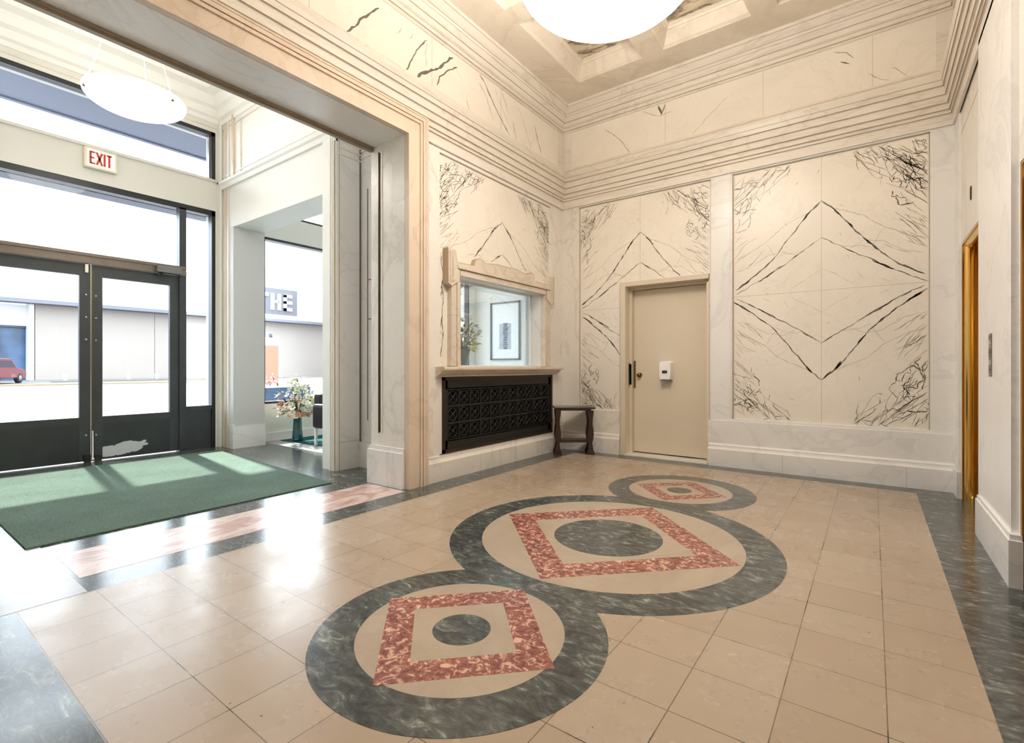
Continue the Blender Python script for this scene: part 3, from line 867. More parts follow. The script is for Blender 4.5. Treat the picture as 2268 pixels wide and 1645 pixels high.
VA = [[(2.695, 4.166), (2.538, 3.99), (2.463, 3.872), (2.376, 3.79)], [(3.26, 4.193), (3.115, 4.037), (3.059, 3.923), (2.986, 3.782)],
      [(3.619, 4.208), (3.564, 4.187), (3.456, 4.064), (3.372, 3.993), (3.25, 3.897), (3.124, 3.786)], [(3.676, 4.143), (3.542, 4.031), (3.434, 3.919), (3.393, 3.824)],
      [(4.03, 4.24), (4.143, 4.171), (4.197, 4.094), (4.306, 4.005), (4.39, 3.937), (4.477, 3.866), (4.565, 3.794)], [(4.626, 3.962), (4.703, 3.792)],
      [(5.079, 4.124), (5.131, 4.01), (5.237, 3.816)], [(3.816, 3.876), (3.877, 3.774)], [(4.419, 4.229), (4.506, 4.108), (4.55, 4.038)], [(3.26, 4.193), (3.231, 4.068), (3.26, 3.938)],
      [(4.014, 4.144), (4.143, 4.037), (4.278, 3.839)], [(2.95, 4.143), (2.897, 4.059)], [(3.077, 4.158), (3.04, 4.082)], [(4.3, 4.2), (4.42, 4.05), (4.6, 3.9)], [(4.75, 4.2), (4.9, 4.0), (5.0, 3.8)]]
VB = [[(-.305, 4.214), (-.204, 4.161), (-.143, 4.093)], [(-.254, 4.097), (-.18, 4.047)], [(.467, 4.23), (.483, 4.148), (.524, 4.069), (.549, 4.134), (.498, 4.21)],
      [(-.034, 3.905), (.071, 3.81), (.129, 3.783)], [(.151, 3.897), (.263, 3.786)], [(-1.671, 3.794), (-1.501, 3.938), (-1.288, 4.095)],
      [(-2.78, 4.167), (-2.652, 4.052), (-2.507, 3.895), (-2.425, 3.777)], [(-2.075, 4.24), (-2.037, 4.119), (-1.991, 4.233)], [(-2.266, 4.235), (-2.17, 4.159), (-2.056, 4.106), (-1.908, 4.134)]]
rr = random.Random(3)
for i, p in enumerate(VA):
    ribbon(mb, jitter(p, rr, .012, .035), (.016, .012, .022, .012, .013, .009, .010, .008, .008, .006, .008, .006, .006, .006, .006)[i], FA, 'vein' if i < 8 else 'vein_soft', rr)
for i, p in enumerate(VB):
    ribbon(mb, jitter(p, rr, .010, .035), (.008, .013, .016, .006, .006, .005, .008, .018, .007)[i], FB, 'vein' if i in (1, 2, 7) else 'vein_soft', rr)
mb.build('trim_6', kind='structure')

# ------------------------------------------------------------------ coffered ceiling
mb = MB()
xs = [XL - .1, -2.855, -2.06, -1.83, -.955, -.725, .06, XR + .1]
ys = [YF - .1, .60, 1.88, 2.12, 3.76, 4.00, 5.25, YB + .1]
for i in range(7):
    for j in range(7):
        x0, x1, y0, y1 = xs[i], xs[i + 1], ys[j], ys[j + 1]
        if i % 2 == 1 and j % 2 == 1:
            ring = [(0, ZC), (0, ZC + .012), (.02, ZC + .03), (.065, ZC + .15), (.075, ZC + .15), (.085, ZC + .17), (.10, ZC + .18), (.10, ZC + .20)]
            mb.loop((x0, x1, y0, y1), ring, 'ceil_marble')
            mb.face([(x0 + .1, y0 + .1, ZC + .2), (x1 - .1, y0 + .1, ZC + .2), (x1 - .1, y1 - .1, ZC + .2), (x0 + .1, y1 - .1, ZC + .2)], 'coffer')
        else:
            mb.face([(x0, y0, ZC), (x1, y0, ZC), (x1, y1, ZC), (x0, y1, ZC)], 'ceil_marble')
mb.box(XL - .2, XR + .3, YF - .2, YB + .2, ZC + .25, ZC + .33, 'plaster')
mb.build('ceiling', kind='structure')

# ------------------------------------------------------------------ vestibule
mb = MB()
SW = [(.38, 3.02, 0, 3.25), (.38, 3.02, 3.67, 4.33), (3.68, 8.30, .55, 3.05), (3.68, 8.30, 3.41, 4.40)]
wall_cells(mb, 'y', -7.60, XS, 0.0, 8.70, 0, 5.1, SW, 'cream_paint')
# lining mouldings of the street wall inside the vestibule
mb.box(XS, -7.27, 3.04, 3.10, 0, 4.75, 'cream_paint'); mb.box(XS, -7.25, 3.06, 3.08, 0, 4.75, 'plaster')
mb.box(-7.62, -7.28, .38, 3.02, 3.645, 3.675, 'cream_paint')
wall_street = mb.build('wall_street', kind='structure')
mb = MB()
OP = (-6.94, -4.80, 0, 3.00)
wall_cells(mb, 'x', 3.10, 3.50, XS, -4.57, 0, 5.1, [OP], 'plaster')
mb.box(-4.57, XV, 3.38, 3.50, 0, 5.1, 'marble_cool')
mb.box(-7.02, -6.935, 3.09, 3.51, 0, 3.0, 'plaster_grey')  # grey colour paints in the shade on this reveal
mb.box(-7.03, -6.925, 3.08, 3.52, 0, .30, 'marble_cool'); mb.box(-7.03, -6.92, 3.075, 3.1, 0.30, .33, 'marble_cool')
mb.box(-7.20, -7.14, 3.085, 3.1, 0, 4.5, 'casing'); mb.box(-7.10, -7.06, 3.08, 3.1, 0, 4.5, 'cream_paint')
# moulding over the side opening and raised frame above
mb.run((XS, 3.10), (-4.57, 3.10), (0, -1), [(0, 3.55), (.03, 3.55), (.04, 3.60), (.06, 3.62), (.06, 3.65), (0, 3.66)], 'plaster')
mb.run((XS, 3.10), (-4.57, 3.10), (0, -1), [(0, 3.72), (.012, 3.72), (.012, 3.735), (0, 3.735)], 'plaster')
mb.box(-6.75, -6.72, 3.085, 3.1, 3.70, 4.40, 'mould'); mb.box(-6.95, -6.90, 3.07, 3.1, 3.68, 4.5, 'casing')
mb.build('wall_vestibule_right', kind='structure')
# fluted column between side opening and recess
mb = MB()
mb.box(-4.82, -4.57, 3.07, 3.50, 0, 3.66, 'plaster')
for x in (-4.665, -4.635, -4.605): mb.box(x, x + .014, 3.052, 3.07, 0, 3.62, 'plaster')
mb.box(-4.575, -4.562, 3.10, 3.36, 0.0, .30, 'marble_cool'); mb.box(-4.572, -4.560, 3.10, 3.38, .30, 3.9, 'marble_cool')
for x in (-4.673, -4.649, -4.619, -4.589): mb.box(x, x + .006, 3.066, 3.071, 0, 3.64, 'grime_shade')  # dark strips painting the shading between the flutes
mb.box(-4.5605, -4.559, 3.355, 3.378, 0.0, 3.9, 'plate_grey'); mb.box(-4.5615, -4.5595, 3.10, 3.106, 0, 3.9, 'grime_shade'); mb.box(-4.5625, -4.5595, 3.10, 3.36, .296, .302, 'grime_shade')  # grey and dark strips paint shade lines at the column's corners and base
mb.box(-4.452, -4.438, 3.3765, 3.381, .52, 3.05, 'plate_grey')
for z in (3.40, 3.47, 3.54): mb.box(-4.56, -4.3, 3.366, 3.38, z, z + .016, 'mould')
for z in (1.62, 2.05): mb.box(-4.445, -4.36, 3.376, 3.381, z, z + .012, 'plate_grey')
for z in (3.36, 3.43, 3.50): mb.box(-4.57, -4.552, 3.09, 3.38, z, z + .02, 'mould')
mb.box(-4.60, -4.57, 3.06, 3.50, 3.5, 5.0, 'plaster')
mb.box(-4.57, -3.90, 3.355, 3.38, 0, .28, 'marble_cool')
mb.box(-4.36, -4.33, 3.373, 3.38, .55, 3.1, 'marble_cool'); mb.box(-4.325, -4.32, 3.372, 3.38, .55, 3.1, 'joint')
mb.box(-4.05, -3.9, 3.374, 3.38, .5, 3.15, 'plaster')
mb.build('trim_7', kind='structure')
mb = MB(); mb.box(-7.60, XV + .02, 0.05, YV0, 0, 5.1, 'plaster'); mb.box(XV - .02, -3.42, .05, .36, 3.2, 5.1, 'plaster'); mb.build('wall_vestibule_left', kind='structure')
mb = MB(); mb.box(XV - .0, -3.66, 0.0, 3.5, ZC + .1, 5.1, 'plaster'); mb.build('wall_vestibule_inner', kind='structure')
mb = MB(); mb.box(-7.6, -3.66, 0.0, 3.5, 4.86, 5.0, 'plaster'); mb.build('ceiling_vestibule', kind='structure')
mb = MB()
mb.loop((XS, XV, YV0, YV1), [(0, 4.45), (.02, 4.45), (.03, 4.50), (.07, 4.52), (.09, 4.60), (.14, 4.63), (.18, 4.70), (.18, 4.74), (.30, 4.76), (.32, 4.82), (.36, 4.86)], 'plaster')
mb.loop((XS, XV, YV0, YV1), [(0, 4.38), (.012, 4.38), (.012, 4.40), (0, 4.40)], 'mould')
mb.build('trim_8', kind='structure')

# street front: header of the doors, transoms and doors
def bar(mb, y0, y1, z0, z1, x0=-7.42, x1=-7.31, mat='frame_dark'): mb.box(x0, x1, y0, y1, z0, z1, mat)
mb = MB()
bar(mb, .38, 3.02, 3.18, 3.25, mat='frame_black'); bar(mb, .38, .43, 0, 3.25, mat='frame_black'); bar(mb, 2.975, 3.02, 0, 3.25, mat='frame_black')
bar(mb, 2.585, 2.665, 0, 3.20); bar(mb, .68, .76, 0, 3.20)
bar(mb, .40, 2.66, 2.30, 2.35, x1=-7.29, mat='transom_bar'); bar(mb, .40, 2.66, 2.35, 2.385, x1=-7.305, mat='transom_bar'); bar(mb, .40, 2.66, 2.385, 2.42, x1=-7.29, mat='transom_bar')
bar(mb, 2.66, 2.98, .52, .58, mat='frame_dark'); bar(mb, 2.66, 2.98, 0, .53, -7.40, -7.33, 'frame_dark'); bar(mb, .43, .68, .52, .58); bar(mb, .43, .68, 0, .53, -7.40, -7.33)
store = mb.build('window_2', kind='structure')
for y0, y1, z0, z1 in ((.76, 2.585, 2.42, 3.18), (2.665, 2.975, .58, 3.18), (.43, .68, .58, 3.18)):
    mb = MB(); mb.box(-7.37, -7.362, y0, y1, z0, z1, 'glass'); mb.build('pane', store)
mb = MB()
bar(mb, .38, 3.02, 4.28, 4.33, mat='frame_black'); bar(mb, .38, .43, 3.675, 4.33, mat='frame_black'); bar(mb, 2.97, 3.02, 3.675, 4.33, mat='frame_black'); bar(mb, .38, 3.02, 3.675, 3.69, mat='cream_paint')
bar(mb, 2.955, 2.97, 3.69, 4.28, -7.40, -7.35, 'steel')
up = mb.build('window_3', kind='structure')
mb = MB(); mb.box(-7.37, -7.362, .43, 2.97, 3.69, 4.28, 'glass'); mb.build('pane', up)

def street_door(name, y0, y1, hinge_right):
    mb = MB()
    X0, X1 = -7.385, -7.335
    mb.box(X0, X1, y0, y0 + .10, 0.01, 2.295, 'frame_dark'); mb.box(X0, X1, y1 - .10, y1, 0.01, 2.295, 'frame_dark')
    mb.box(X0, X1, y0 + .10, y1 - .10, 2.16, 2.295, 'frame_dark')
    mb.box(X0, X1, y0 + .10, y1 - .10, .44, .52, 'frame_dark')
    d = mb.build(name, kind='structure')
    mb = MB(); mb.box(X0 + .005, X1 - .003, y0 + .10, y1 - .10, 0.01, .44, 'kick'); mb.build('kick_plate', d, label='dark kick plate')
    mb = MB(); mb.box(-7.364, -7.356, y0 + .10, y1 - .10, .52, 2.16, 'glass_door'); mb.build('pane', d)
    return d
dl = street_door('door_2', .78, 1.685, False)
dr = street_door('door_3', 1.695, 2.585, True)
def screw(par, y, z, r=.012):
    mb = MB(); mb.lathe([(.001, 0), (r, 0), (r * .7, .006), (.001, .007)], 'steel', n=12)
    mb.v = [(-7.335 + c, y + a, z + b) for a, b, c in mb.v]
    mb.build('screw', par)
for z in (1.94, 1.68, 1.42, .31):
    screw(dl, 1.645, z); screw(dr, 1.735, z - .005)
mb = MB(); mb.box(-7.335, -7.315, 1.628, 1.665, 2.19, 2.30, 'steel'); mb.build('top_pivot', dl, label='worn steel top pivot', bevel=.008)
mb = MB(); mb.box(-7.335, -7.30, 1.62, 1.68, .0, .09, 'iron'); mb.lathe([(.001, 0), (.022, 0), (.022, .03), (.01, .035), (.01, .35), (.001, .35)], 'steel', (-7.315, 1.70, .01), 10); mb.build('floor_bolt', dl, label='steel floor bolt')
mb = MB(); mb.box(-7.335, -7.30, 1.715, 1.78, .0, .07, 'iron'); mb.build('bottom_pivot', dr)
mb = MB(); mb.box(-7.335, -7.325, 1.689, 1.699, .05, 2.27, 'brass_dark'); mb.build('meeting_strip', dr)
cl = thing('door_closer', 'grey box door closer on the transom bar over the right street door', 'door closer', (-7.27, 2.44, 2.33))
mb = MB(); mb.box(-.02, .055, -.13, .14, -.03, .045, 'plate_grey'); mb.build('closer_body', cl, bevel=.006)
mb = MB(); mb.tube([(.02, -.08, -.035), (.02, -.08, -.06)], .022, 'iron'); mb.box(0, .03, -.115, -.02, -.066, -.052, 'iron'); mb.build('closer_arm', cl)

# exit sign
ex = thing('exit_sign', 'cream exit sign with red letters on the white header over the street doors', 'sign', (-7.30, 1.76, 3.515))
mb = MB(); mb.box(0, .06, -.15, .15, -.115, .115, 'cream_plastic'); mb.build('sign_box', ex, bevel=.006)
mb = MB(); mb.box(.06, .063, -.125, .125, -.092, .092, 'exit_face'); mb.build('sign_face', ex)
mb = MB()
def stroke(p, q, w=.017):
    d = Vector((q[0] - p[0], q[1] - p[1])); n = Vector((-d.y, d.x)).normalized() * w / 2
    pts = [(p[0] + n.x, p[1] + n.y), (q[0] + n.x, q[1] + n.y), (q[0] - n.x, q[1] - n.y), (p[0] - n.x, p[1] - n.y)]
    mb.prism(pts, lambda a, b: (.062, a, b), lambda a, b: (.067, a, b), 'red_letter')
h = .072
stroke((-.098, -h), (-.098, h), .02); stroke((-.098, h - .008), (-.055, h - .008)); stroke((-.098, 0), (-.062, 0)); stroke((-.098, -h + .008), (-.055, -h + .008))
stroke((-.042, -h), (.008, h), .02); stroke((-.042, h), (.008, -h), .02)
stroke((.030, -h), (.030, h), .02)
stroke((.074, -h), (.074, h), .02); stroke((.049, h - .008), (.099, h - .008))
mb.build('letters', ex, label='red letters EXIT')

# green entrance mat
mb = MB()
q = [(-4.10, .64), (-4.13, 2.73), (-6.95, 2.90), (-6.95, .62)]
mb.prism(q, lambda x, y: (x, y, .001), lambda x, y: (x, y, .010), 'carpet')
mb.build('entrance_mat', label='large green entrance mat inside the street doors', cat='mat')

# ------------------------------------------------------------------ lounge beyond
mb = MB(); mb.box(-7.6, -3.42, 8.50, 8.70, 0, 5.1, 'plaster'); mb.box(-5.87, -3.66, 8.38, 8.5, 0, 5.1, 'plaster_grey'); mb.build('wall_lounge_back', kind='structure')
mb = MB(); mb.box(-3.66, -3.42, YB + .3, 8.70, 0, 5.1, 'plaster'); mb.box(-3.70, -3.665, 3.5, 8.5, 2.3, 5.1, 'plaster'); mb.build('wall_lounge_right', kind='structure')
mb = MB(); mb.box(-7.6, -3.42, 3.45, 8.7, 4.55, 4.65, 'plaster'); mb.build('ceiling_lounge', kind='structure')
mb = MB()
for z0, z1 in ((.55, 3.05), (3.41, 4.40)):
    bar(mb, 3.68, 8.30, z0, z0 + .035, mat='frame_black'); bar(mb, 3.68, 8.30, z1 - .035, z1, mat='frame_black')
    for y in (3.68, 8.27): bar(mb, y, y + .03, z0, z1, mat='frame_black')
lw = mb.build('window_4', kind='structure')
mb = MB(); mb.box(-7.37, -7.362, 3.71, 8.27, .585, 3.015, 'glass'); mb.build('pane', lw)
mb = MB(); mb.box(-7.37, -7.362, 3.71, 8.27, 3.445, 4.365, 'glass'); mb.build('pane', lw)
mb = MB(); mb.box(XS, -7.25, 3.55, 8.5, 0, .12, 'plaster'); mb.build('baseboard_street', kind='structure')
mb = MB()
mb.prism([(-7.15, 3.86), (-7.15, 8.3), (-3.9, 8.3), (-3.9, 4.05)], lambda x, y: (x, y, .001), lambda x, y: (x, y, .009), 'carpet2')
mb.build('lounge_carpet', label='teal carpet in the side lounge, seen through the side opening', cat='carpet')

# framed picture
p = thing('framed_picture', 'grey-framed picture with wide white mount, seen through the service window', 'picture', (-6.43, 8.50, 1.89))
mb = MB()
for a in ((-.40, -.37, -.63, .63), (.37, .40, -.63, .63), (-.40, .40, -.63, -.60), (-.40, .40, .60, .63)): mb.box(a[0], a[1], -.035, 0, a[2], a[3], 'frame_grey')
mb.build('picture_frame', p)
mb = MB(); mb.box(-.37, .37, -.012, -.002, -.60, .60, 'paper'); mb.build('mount_board', p)
mb = MB()
rr = random.Random(8)
mb.box(-.16, .16, -.0135, -.012, -.40, .16, plain('pale_blue_print', srgb(176, 190, 202), .6))
dk = plain('dark_blue_print', srgb(46, 60, 80), .6)
for k in range(26):
    z = -.40 + .022 * k; w = .05 + .045 * rr.random()
    mb.box(-w * .7, w, -.0145, -.0135, z, z + .010 + .008 * rr.random(), dk)
mb.build('print', p, label='blue grey print of a narrow dark tower shape')

# flowers
def bouquet(name, label, loc, vase_prof, spread, height, top, seed, seeds_pink=True, n=78):
    t = thing(name, label, 'flowers', loc, group=None)
    mb = MB(); mb.lathe(vase_prof, 'teal', n=28); mb.build('vase', t, label='teal glass vase')
    rr = random.Random(seed)
    stems = MB(); leaves = MB()
    heads = []
    vt = vase_prof[-1][1]
    for k in range(n):
        a = rr.uniform(0, 2 * PI); r = spread * math.sqrt(rr.random()); z = vt + (top - vt) * (1 - (r / spread) ** 2 * .55) * rr.uniform(-.12, 1.0)
        heads.append((r * math.cos(a), r * math.sin(a), z))
        if k % 2 == 0: stems.tube([(0, 0, vt - .2), (r * .25 * math.cos(a), r * .25 * math.sin(a), vt + .03), (r * math.cos(a), r * math.sin(a), z)], .004, 'leaf', 5)
    for k in range(110):
        a = rr.uniform(0, 2 * PI); r = spread * 1.02 * math.sqrt(rr.random()); z = vt + (top - vt) * (1 - (r / spread) ** 2 * .5) * rr.uniform(.1, .95)
        d = Vector((math.cos(a), math.sin(a), rr.uniform(-.3, .9))).normalized(); s = rr.uniform(.04, .09); c = Vector((r * math.cos(a), r * math.sin(a), z))
        w = d.cross(Vector((0, 0, 1))).normalized() * s * .22
        up = Vector((0, 0, s * .12))
        leaves.mesh([c, c + d * s * .5 + w, c + d * s, c + d * s * .5 - w, c + d * s * .5 + up], [(0, 1, 4), (1, 2, 4), (2, 3, 4), (3, 0, 4)], 'leaf' if rr.random() < .6 else 'leaf_light')
    stems.build('stems', t); leaves.build('foliage', t)
    protos = []
    for mt in ('petal_white', 'petal_yellow', 'petal_pink', 'berry'):
        b = MB()
        for q in range(6):
            a = 2 * PI * q / 6; d = Vector((math.cos(a), math.sin(a), .45)); w = Vector((-math.sin(a), math.cos(a), 0))
            b.mesh([(0, 0, 0), d * .6 + w * .42, d * 1.05, d * .6 - w * .42], [(0, 1, 2), (0, 2, 3)], mt)
        b.lathe([(.01, -.05), (.2, .1), (.16, .32), (.01, .4)], 'leaf_light', n=8)
        me = bpy.data.meshes.new('blossom'); 
        me.from_pydata([tuple(v) for v in b.v], [], b.f)
        for m_ in b.mats: me.materials.append(m_)
        for i, pl_ in enumerate(me.polygons): pl_.material_index = b.m[i]
        me.update(); protos.append(me)
    for (x, y, z) in heads:
        low = z < vt + (top - vt) * .42
        pink = seeds_pink and low and (y < 0.02)
        me = protos[2 if pink and rr.random() < .6 else (3 if pink and rr.random() < .4 else (1 if rr.random() < .12 else 0))]
        o = bpy.data.objects.new('blossom', me); COL.objects.link(o); o.parent = t
        o.location = (x, y, z); s = rr.uniform(.034, .056); o.scale = (s, s, s)
        o.rotation_euler = Vector((x, y, .12 + rr.uniform(-.05, .1))).to_track_quat('Z', 'Y').to_euler()
    return t
bouquet('flower_vase', 'tall teal glass vase of white and pink flowers on the floor by the lounge window', (-6.86, 3.96, .009),
        [(.001, 0), (.072, 0), (.078, .03), (.07, .12), (.06, .24), (.056, .34), (.075, .42)], .27, 0, .95, 4, True, 95)
mb = MB(); mb.box(-4.22, -3.80, 4.20, 4.75, 0.0095, 1.05, 'plaster'); mb.box(-4.25, -3.77, 4.17, 4.78, 1.05, 1.085, 'plaster')
mb.build('pedestal', label='white pedestal behind the service window under the teal vase', cat='pedestal')
bouquet('flower_vase', 'teal vase of flowers with white blooms, seen through the left side of the service window', (-4.00, 4.45, 1.085),
        [(.001, 0), (.04, 0), (.045, .03), (.055, .10), (.07, .18), (.085, .24)], .19, 0, .68, 9, False, 50)

# lounge armchair (only one side shows past the column)
ch = thing('armchair', 'dark leather lounge armchair with steel legs, half hidden by the white column', 'chair', (-6.02, 4.32, .009), math.radians(12))
def cbox(name, x0, x1, y0, y1, z0, z1, mat, bev=.04):
    m_ = MB(); m_.box(x0, x1, y0, y1, z0, z1, mat); return m_.build(name, ch, bevel=bev)
cbox('seat', -.30, .34, -.30, .32, .24, .42, 'leather')
cbox('backrest', -.42, -.26, -.34, .36, .24, .72, 'leather')
cbox('armrest', -.36, .32, -.42, -.30, .24, .58, 'leather'); cbox('armrest', -.36, .32, .30, .42, .24, .58, 'leather')
for x in (-.34, .28):
    for y in (-.36, .36):
        m_ = MB(); m_.box(x - .016, x + .016, y - .016, y + .016, 0, .25, 'white_plastic'); m_.build('leg', ch, label='pale metal leg')

lounge_fill = (-4.6, 7.0, 3.5)
# small metal chandelier in the lounge
lc = thing('lounge_chandelier', 'small grey metal chandelier seen at the top left of the service window', 'lamp', (-5.45, 5.95, 2.42))
mb = MB(); mb.tube([(0, 0, .2), (0, 0, 2.13)], .012, 'plate_grey'); mb.lathe([(.001, -.02), (.04, 0), (.05, .08), (.02, .18), (.03, .22), (.001, .24)], 'plate_grey', n=16); mb.build('stem', lc)
for k in range(6):
    a = 2 * PI * k / 6; mb = MB()
    mb.tube([(0, 0, .05), (.12 * math.cos(a), .12 * math.sin(a), -.01), (.24 * math.cos(a), .24 * math.sin(a), .03), (.30 * math.cos(a), .30 * math.sin(a), .12)], .009, 'plate_grey', 6)
    mb.lathe([(.001, 0), (.04, .005), (.045, .02), (.012, .02), (.012, .09), (.001, .10)], 'plate_grey', (.30 * math.cos(a), .30 * math.sin(a), .12), 10)
    mb.build('arm', lc)
mb = MB(); mb.lathe([(.001, -.16), (.03, -.14), (.035, -.11), (.015, -.08), (.006, -.02), (.001, 0)], 'plate_grey', n=14); mb.build('finial', lc)

# ------------------------------------------------------------------ pendant bowls
def bowl(name, label, loc, R, depth, mat, rods, top, knobs, kr=.022):
    t = thing(name, label, 'lamp', loc)
    mb = MB(); prof = []
    N = 14
    for k in range(N + 1):
        a = (PI / 2) * k / N
        prof.append((max(.001, R * math.sin(a)), -depth * math.cos(a)))
    prof += [(R * 1.0, .012), (R * .985, .012)]
    for k in range(N, -1, -1):
        a = (PI / 2) * k / N; prof.append((max(.001, R * .975 * math.sin(a)), -depth * .95 * math.cos(a) + .004))
    mb.lathe(prof, mat, n=64); mb.build('bowl', t, label='glowing shallow bowl shade')
    for k in range(rods):
        a = 2 * PI * k / rods + .5
        mb = MB(); mb.tube([(R * .93 * math.cos(a), R * .93 * math.sin(a), 0), (R * .22 * math.cos(a), R * .22 * math.sin(a), top * .9), (0.02 * math.cos(a), .02 * math.sin(a), top)], .0035, 'white_plastic', 6); mb.build('suspension_rod', t)
        mb = MB(); mb.lathe([(.001, -kr), (kr * .8, -kr * .6), (kr, 0), (kr * .8, kr * .6), (.001, kr)], 'brass_dark', (R * knobs * math.cos(a), R * knobs * math.sin(a), -depth * math.sqrt(max(0, 1 - knobs ** 2)) - .004), 12); mb.build('knob', t, label='small dark fixing knob')
    mb = MB(); mb.lathe([(.001, 0), (.10, 0), (.09, -.03), (.03, -.05), (.001, -.05)], 'white_plastic', (0, 0, top + .01), 24); mb.build('ceiling_rose', t)
    return t
bowl('pendant_lamp', 'large glowing bowl pendant hanging under the coffered ceiling', (CX0, 2.94, 3.70), .60, .29, 'bowl_main', 3, ZC + .20 - 3.70 - .01, .955, .016)
bowl('pendant_lamp', 'smaller glowing bowl pendant hanging in front of the street doors', (-5.66, 1.64, 3.66), .40, .13, 'bowl_vest', 3, 4.86 - 3.66 - .01, .96, .014)

bowl('pendant_lamp', 'added unseen bowl light brightening the side lounge', lounge_fill, .40, .13, 'bowl_vest', 3, 4.55 - 3.5 - .01, .96, .014)  # out of view, added to lift the light in the lounge

# ------------------------------------------------------------------ dark side table in the corner
t = thing('side_table', 'small dark wooden side table in the corner beside the radiator grille', 'table', (-3.075, 5.505, .0015), math.radians(36.3))
mb = MB(); mb.box(-.255, .255, -.15, .15, .575, .600, 'wood'); mb.build('tabletop', t, bevel=.006)
mb = MB(); mb.box(-.20, .20, -.12, .12, .555, .575, 'wood'); mb.build('apron', t)
legp = [(.035, .555), (.03, .50), (.022, .44), (.020, .38), (.032, .30), (.036, .25), (.028, .19), (.016, .15), (.020, .12), (.030, .06), (.045, .03), (.045, 0)]
for sx in (-1, 1):
    for sy in (-1, 1):
        mb = MB()
        pts = [(-w, z) for w, z in legp] + [(w, z) for w, z in reversed(legp)]
        cx = sx * .205
        mb.prism(pts, lambda a, z: (cx + a, sy * .10 - .014, z), lambda a, z: (cx + a, sy * .10 + .014, z), 'wood')
        mb.build('leg', t)
mb = MB(); mb.box(-.20, .20, -.085, .085, .150, .185, 'wood'); mb.build('stretcher_shelf', t)

# ------------------------------------------------------------------ outside: street, building opposite, cars
mb = MB()
mb.box(-9.6, -7.6, -30, 60, -.25, -.061, 'pavement')
mb.build('pavement', label='pale concrete pavement just outside the street doors', cat='pavement')
mb = MB()
mb.box(-43.4, -9.6, -60, 100, -.35, -.104, 'asphalt')
for x in (-14, -22, -30, -38): mb.box(x - .12, x + .12, -60, 100, -.104, -.101, 'lane_paint')
mb.build('road', label='wide sunlit grey road in front of the beige building', cat='road')
mb = MB()
mb.box(-75, -43.65, -60, 100, -.35, 0, 'pavement'); mb.box(-43.65, -43.4, -60, 100, -.35, 0, 'kerb_yellow')
mb.box(-50, -48.5, 9, 60, -.02, .0, 'kerb_yellow')
mb.build('far_pavement', label='far pavement with worn yellow kerb across the road', cat='pavement')
b = thing('building', 'long low beige building with white fascia across the road', 'building', (-57, 20, .002))
bl = (-57, 20, .002)
mb = MB(); mb.box(-60, -57, 9.4, 42, .002, 6.9, 'ext_beige')
for y in (9.4, 18, 27): mb.box(-57.02, -57, y, y + .03, .002, 6.9, 'ext_grey')
off(mb, bl).build('wall', b)
mb = MB(); mb.box(-62, -55.6, -20, 42, 6.7, 12.5, 'ext_white'); mb.box(-57, -55.62, -20, 42, 6.4, 6.7, 'ext_grey'); off(mb, bl).build('fascia', b, label='white fascia')
mb = MB(); mb.box(-61, -58.5, -20, 9.4, .002, 4.55, 'ext_glass'); off(mb, bl).build('entrance_glazing', b, label='blue glass entrance')
mb = MB(); mb.box(-61, -58.3, -20, 9.3, 4.6, 6.4, 'ext_white'); mb.box(-58.5, -58.2, -20, 9.4, 4.45, 4.62, 'ext_dark'); 
for y in (1.5, 4.6, 7.4): mb.box(-58.5, -58.3, y, y + .16, .002, 4.5, 'ext_dark')
mb.box(-58.4, -57, 9.1, 9.45, .002, 6.5, 'ext_white'); off(mb, bl).build('entrance_frame', b)
for k in range(9):
    mb = MB(); y = 11 + 2.2 * k; mb.lathe([(.15, 0), (.15, .45), (.12, .5), (.001, .5)], 'ext_white', (-55.2, y, .001), 10)
    mb.build('bollard', label='low white bollard in the row before the beige wall', cat='bollard', group='white bollards before the beige wall')
sg = MB(); sg.box(-55.6, -55.5, 26.6, 32.0, 7.2, 10.2, plain('pale_grey_sign_board', srgb(96, 96, 102), .7)); off(sg, bl).build('sign_board', b, label='grey sign board')
mb = MB()
def wl(y0, y1, z0, z1): mb.box(-55.5, -55.35, y0, y1, z0, z1, 'ext_white')
wl(26.9, 28.5, 9.2, 9.6); wl(27.5, 27.95, 7.7, 9.6)                       # T
wl(28.8, 29.15, 7.7, 9.6); wl(29.15, 29.7, 8.5, 8.8); wl(29.6, 29.95, 7.7, 9.6)  # H
wl(30.3, 30.65, 7.7, 9.6)
for z in (7.7, 8.5, 9.25): wl(30.3, 31.3, z, z + .33)                       # E
off(mb, bl).build('sign_letters', b, label='white raised letters')
b2 = thing('building', 'white building with tall plain pillars beyond the beige building', 'building', (-50, 48, .002))
mb = MB(); mb.box(-52, -50, 42.2, 70, .002, 16, 'ext_white'); off(mb, (-50, 48, .002)).build('wall', b2)
for k in range(5):
    mb = MB(); y = 32.2 + 3.0 * k; mb.box(-49.6, -48.9, y, y + 1.5, .002, 16, 'ext_white'); off(mb, (-50, 48, .002)).build('pillar', b2)
mb = MB(); mb.box(-50.2, -49.9, 32, 47, .002, 16, 'ext_grey'); off(mb, (-50, 48, .002)).build('recess', b2)

mb = MB()
mb.box(-9.38, -7.6, -6, 12, 4.72, 4.86, 'canopy'); mb.box(-9.40, -9.32, -6, 12, 4.70, 5.0, 'canopy')
mb.build('entrance_canopy', label='blue-grey flat canopy outside above the street doors', cat='canopy')
mb = MB(); mb.box(-7.85, -7.6, .3, 3.1, 3.22, 3.60, 'canopy'); mb.build('trim_9', kind='structure')

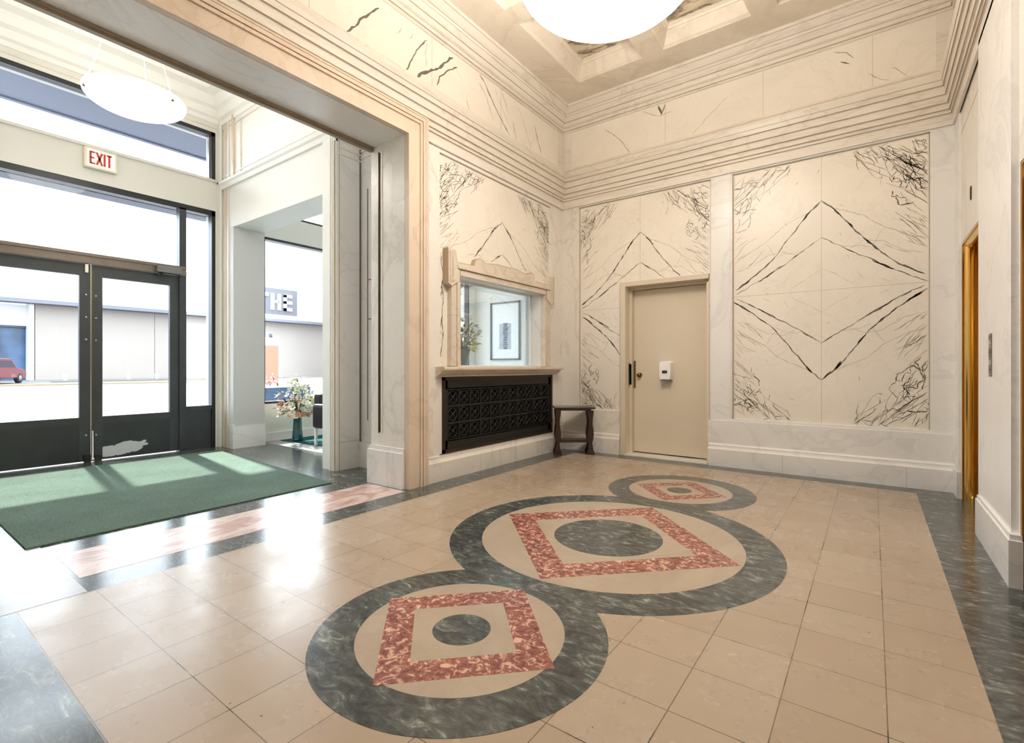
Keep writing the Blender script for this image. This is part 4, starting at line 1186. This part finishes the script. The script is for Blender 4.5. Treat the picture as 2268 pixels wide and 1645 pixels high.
def car(name, label, loc, rz, paint, L=4.6, W=1.85, H=1.68):
    t = thing(name, label, 'car', loc, rz)
    side = [(-L / 2, .35), (-L / 2 + .05, .95), (-L / 2 + .25, 1.05), (-L / 2 + .55, H - .08), (-L / 2 + .8, H), (.35, H), (1.05, 1.08), (L / 2 - .25, .95), (L / 2, .75), (L / 2, .35)]
    mb = MB(); mb.prism(side, lambda a, z: (a, -W / 2, z), lambda a, z: (a, W / 2, z), paint); mb.build('body', t, bevel=.08)
    mb = MB()
    for s in (-1, 1):
        yy = s * (W / 2 + .005)
        mb.prism([(-L / 2 + .62, 1.08), (-L / 2 + .78, H - .14), (.28, H - .14), (.85, 1.08)], lambda a, z: (a, yy, z), lambda a, z: (a, yy - s * .03, z), 'car_glass')
    mb.prism([(-.72, 1.10), (.72, 1.10), (.62, H - .14), (-.62, H - .14)], lambda a, z: (-L / 2 + .22 + (z - 1.05) * .50 - .03, a, z), lambda a, z: (-L / 2 + .26 + (z - 1.05) * .50, a, z), 'car_glass')
    mb.build('windows', t)
    mb = MB(); mb.box(-L / 2 - .07, -L / 2 + .1, -W / 2 + .05, W / 2 - .05, .32, .72, 'car_grey'); mb.build('rear_bumper', t, bevel=.03)
    mb = MB(); mb.box(L / 2 - .1, L / 2 + .06, -W / 2 + .05, W / 2 - .05, .32, .6, 'car_grey'); mb.build('front_bumper', t, bevel=.03)
    for s in (-1, 1):
        mb = MB(); mb.box(-L / 2 - .02, -L / 2 + .12, s * .62, s * .88, .85, 1.10, 'lamp_red'); mb.build('tail_lamp', t)
        for x in (-1.4, 1.4):
            mb = MB(); mb.lathe([(.001, -.11), (.33, -.11), (.35, -.06), (.35, .06), (.33, .11), (.001, .11)], 'tyre', n=24)
            mb.v = [(x + a, s * (W / 2 - .1) + c, .35 + b2_) for a, b2_, c in mb.v]
            w = mb.build('wheel', t)
            mb = MB(); mb.lathe([(.001, -.01), (.2, -.01), (.2, .01), (.001, .01)], 'car_grey', n=16)
            mb.v = [(x + a, s * (W / 2 + .015) + c, .35 + b2_) for a, b2_, c in mb.v]; mb.build('hub_cap', w)
    return t
car('car', 'red sport utility car parked across the road, seen from behind through the left door', (-46.6, 5.6, .002), math.radians(150), 'car_red')
tt = thing('sign_totem', 'tall orange and white totem sign across the road, behind the lounge flowers', 'sign', (-34.5, 17.9, -.10))
mb = MB(); mb.box(-.1, .1, -.5, .5, 0, 2.75, 'orange'); mb.build('lower_panel', tt, label='orange panel')
mb = MB(); mb.box(-.1, .1, -.4, .4, 2.75, 3.3, 'ext_white'); mb.build('upper_panel', tt, label='white panel')
mb = MB(); mb.lathe([(.05, 0), (.12, .02), (.12, .3), (.05, .34), (.001, .34)], 'frame_dark', (0, 0, 3.3), 12); mb.build('lamp_cap', tt)
pb = thing('planter_box', 'dark blue planter box with pink flowers outside the lounge window', 'planter', (-8.75, 4.75, -.06))
mb = MB(); mb.box(-.25, .25, -.75, .42, 0, .80, 'blue_box'); mb.build('box', pb, bevel=.01)
mb = MB(); rr = random.Random(2)
for k in range(150):
    c = Vector((rr.uniform(-.22, .22), rr.uniform(-.72, .4), .80 + rr.random() * .26 * rr.random()))
    d = Vector((rr.uniform(-1, 1), rr.uniform(-1, 1), rr.uniform(0, 1))).normalized() * rr.uniform(.04, .08); w = d.cross(Vector((.3, .2, 1))).normalized() * .02
    mb.mesh([c, c + d * .5 + w, c + d, c + d * .5 - w], [(0, 1, 2), (0, 2, 3)], 'petal_rose' if rr.random() < .45 else ('petal_white' if rr.random() < .5 else 'leaf'))
f_ = mb.build('flowers', pb); f_['kind'] = 'stuff'
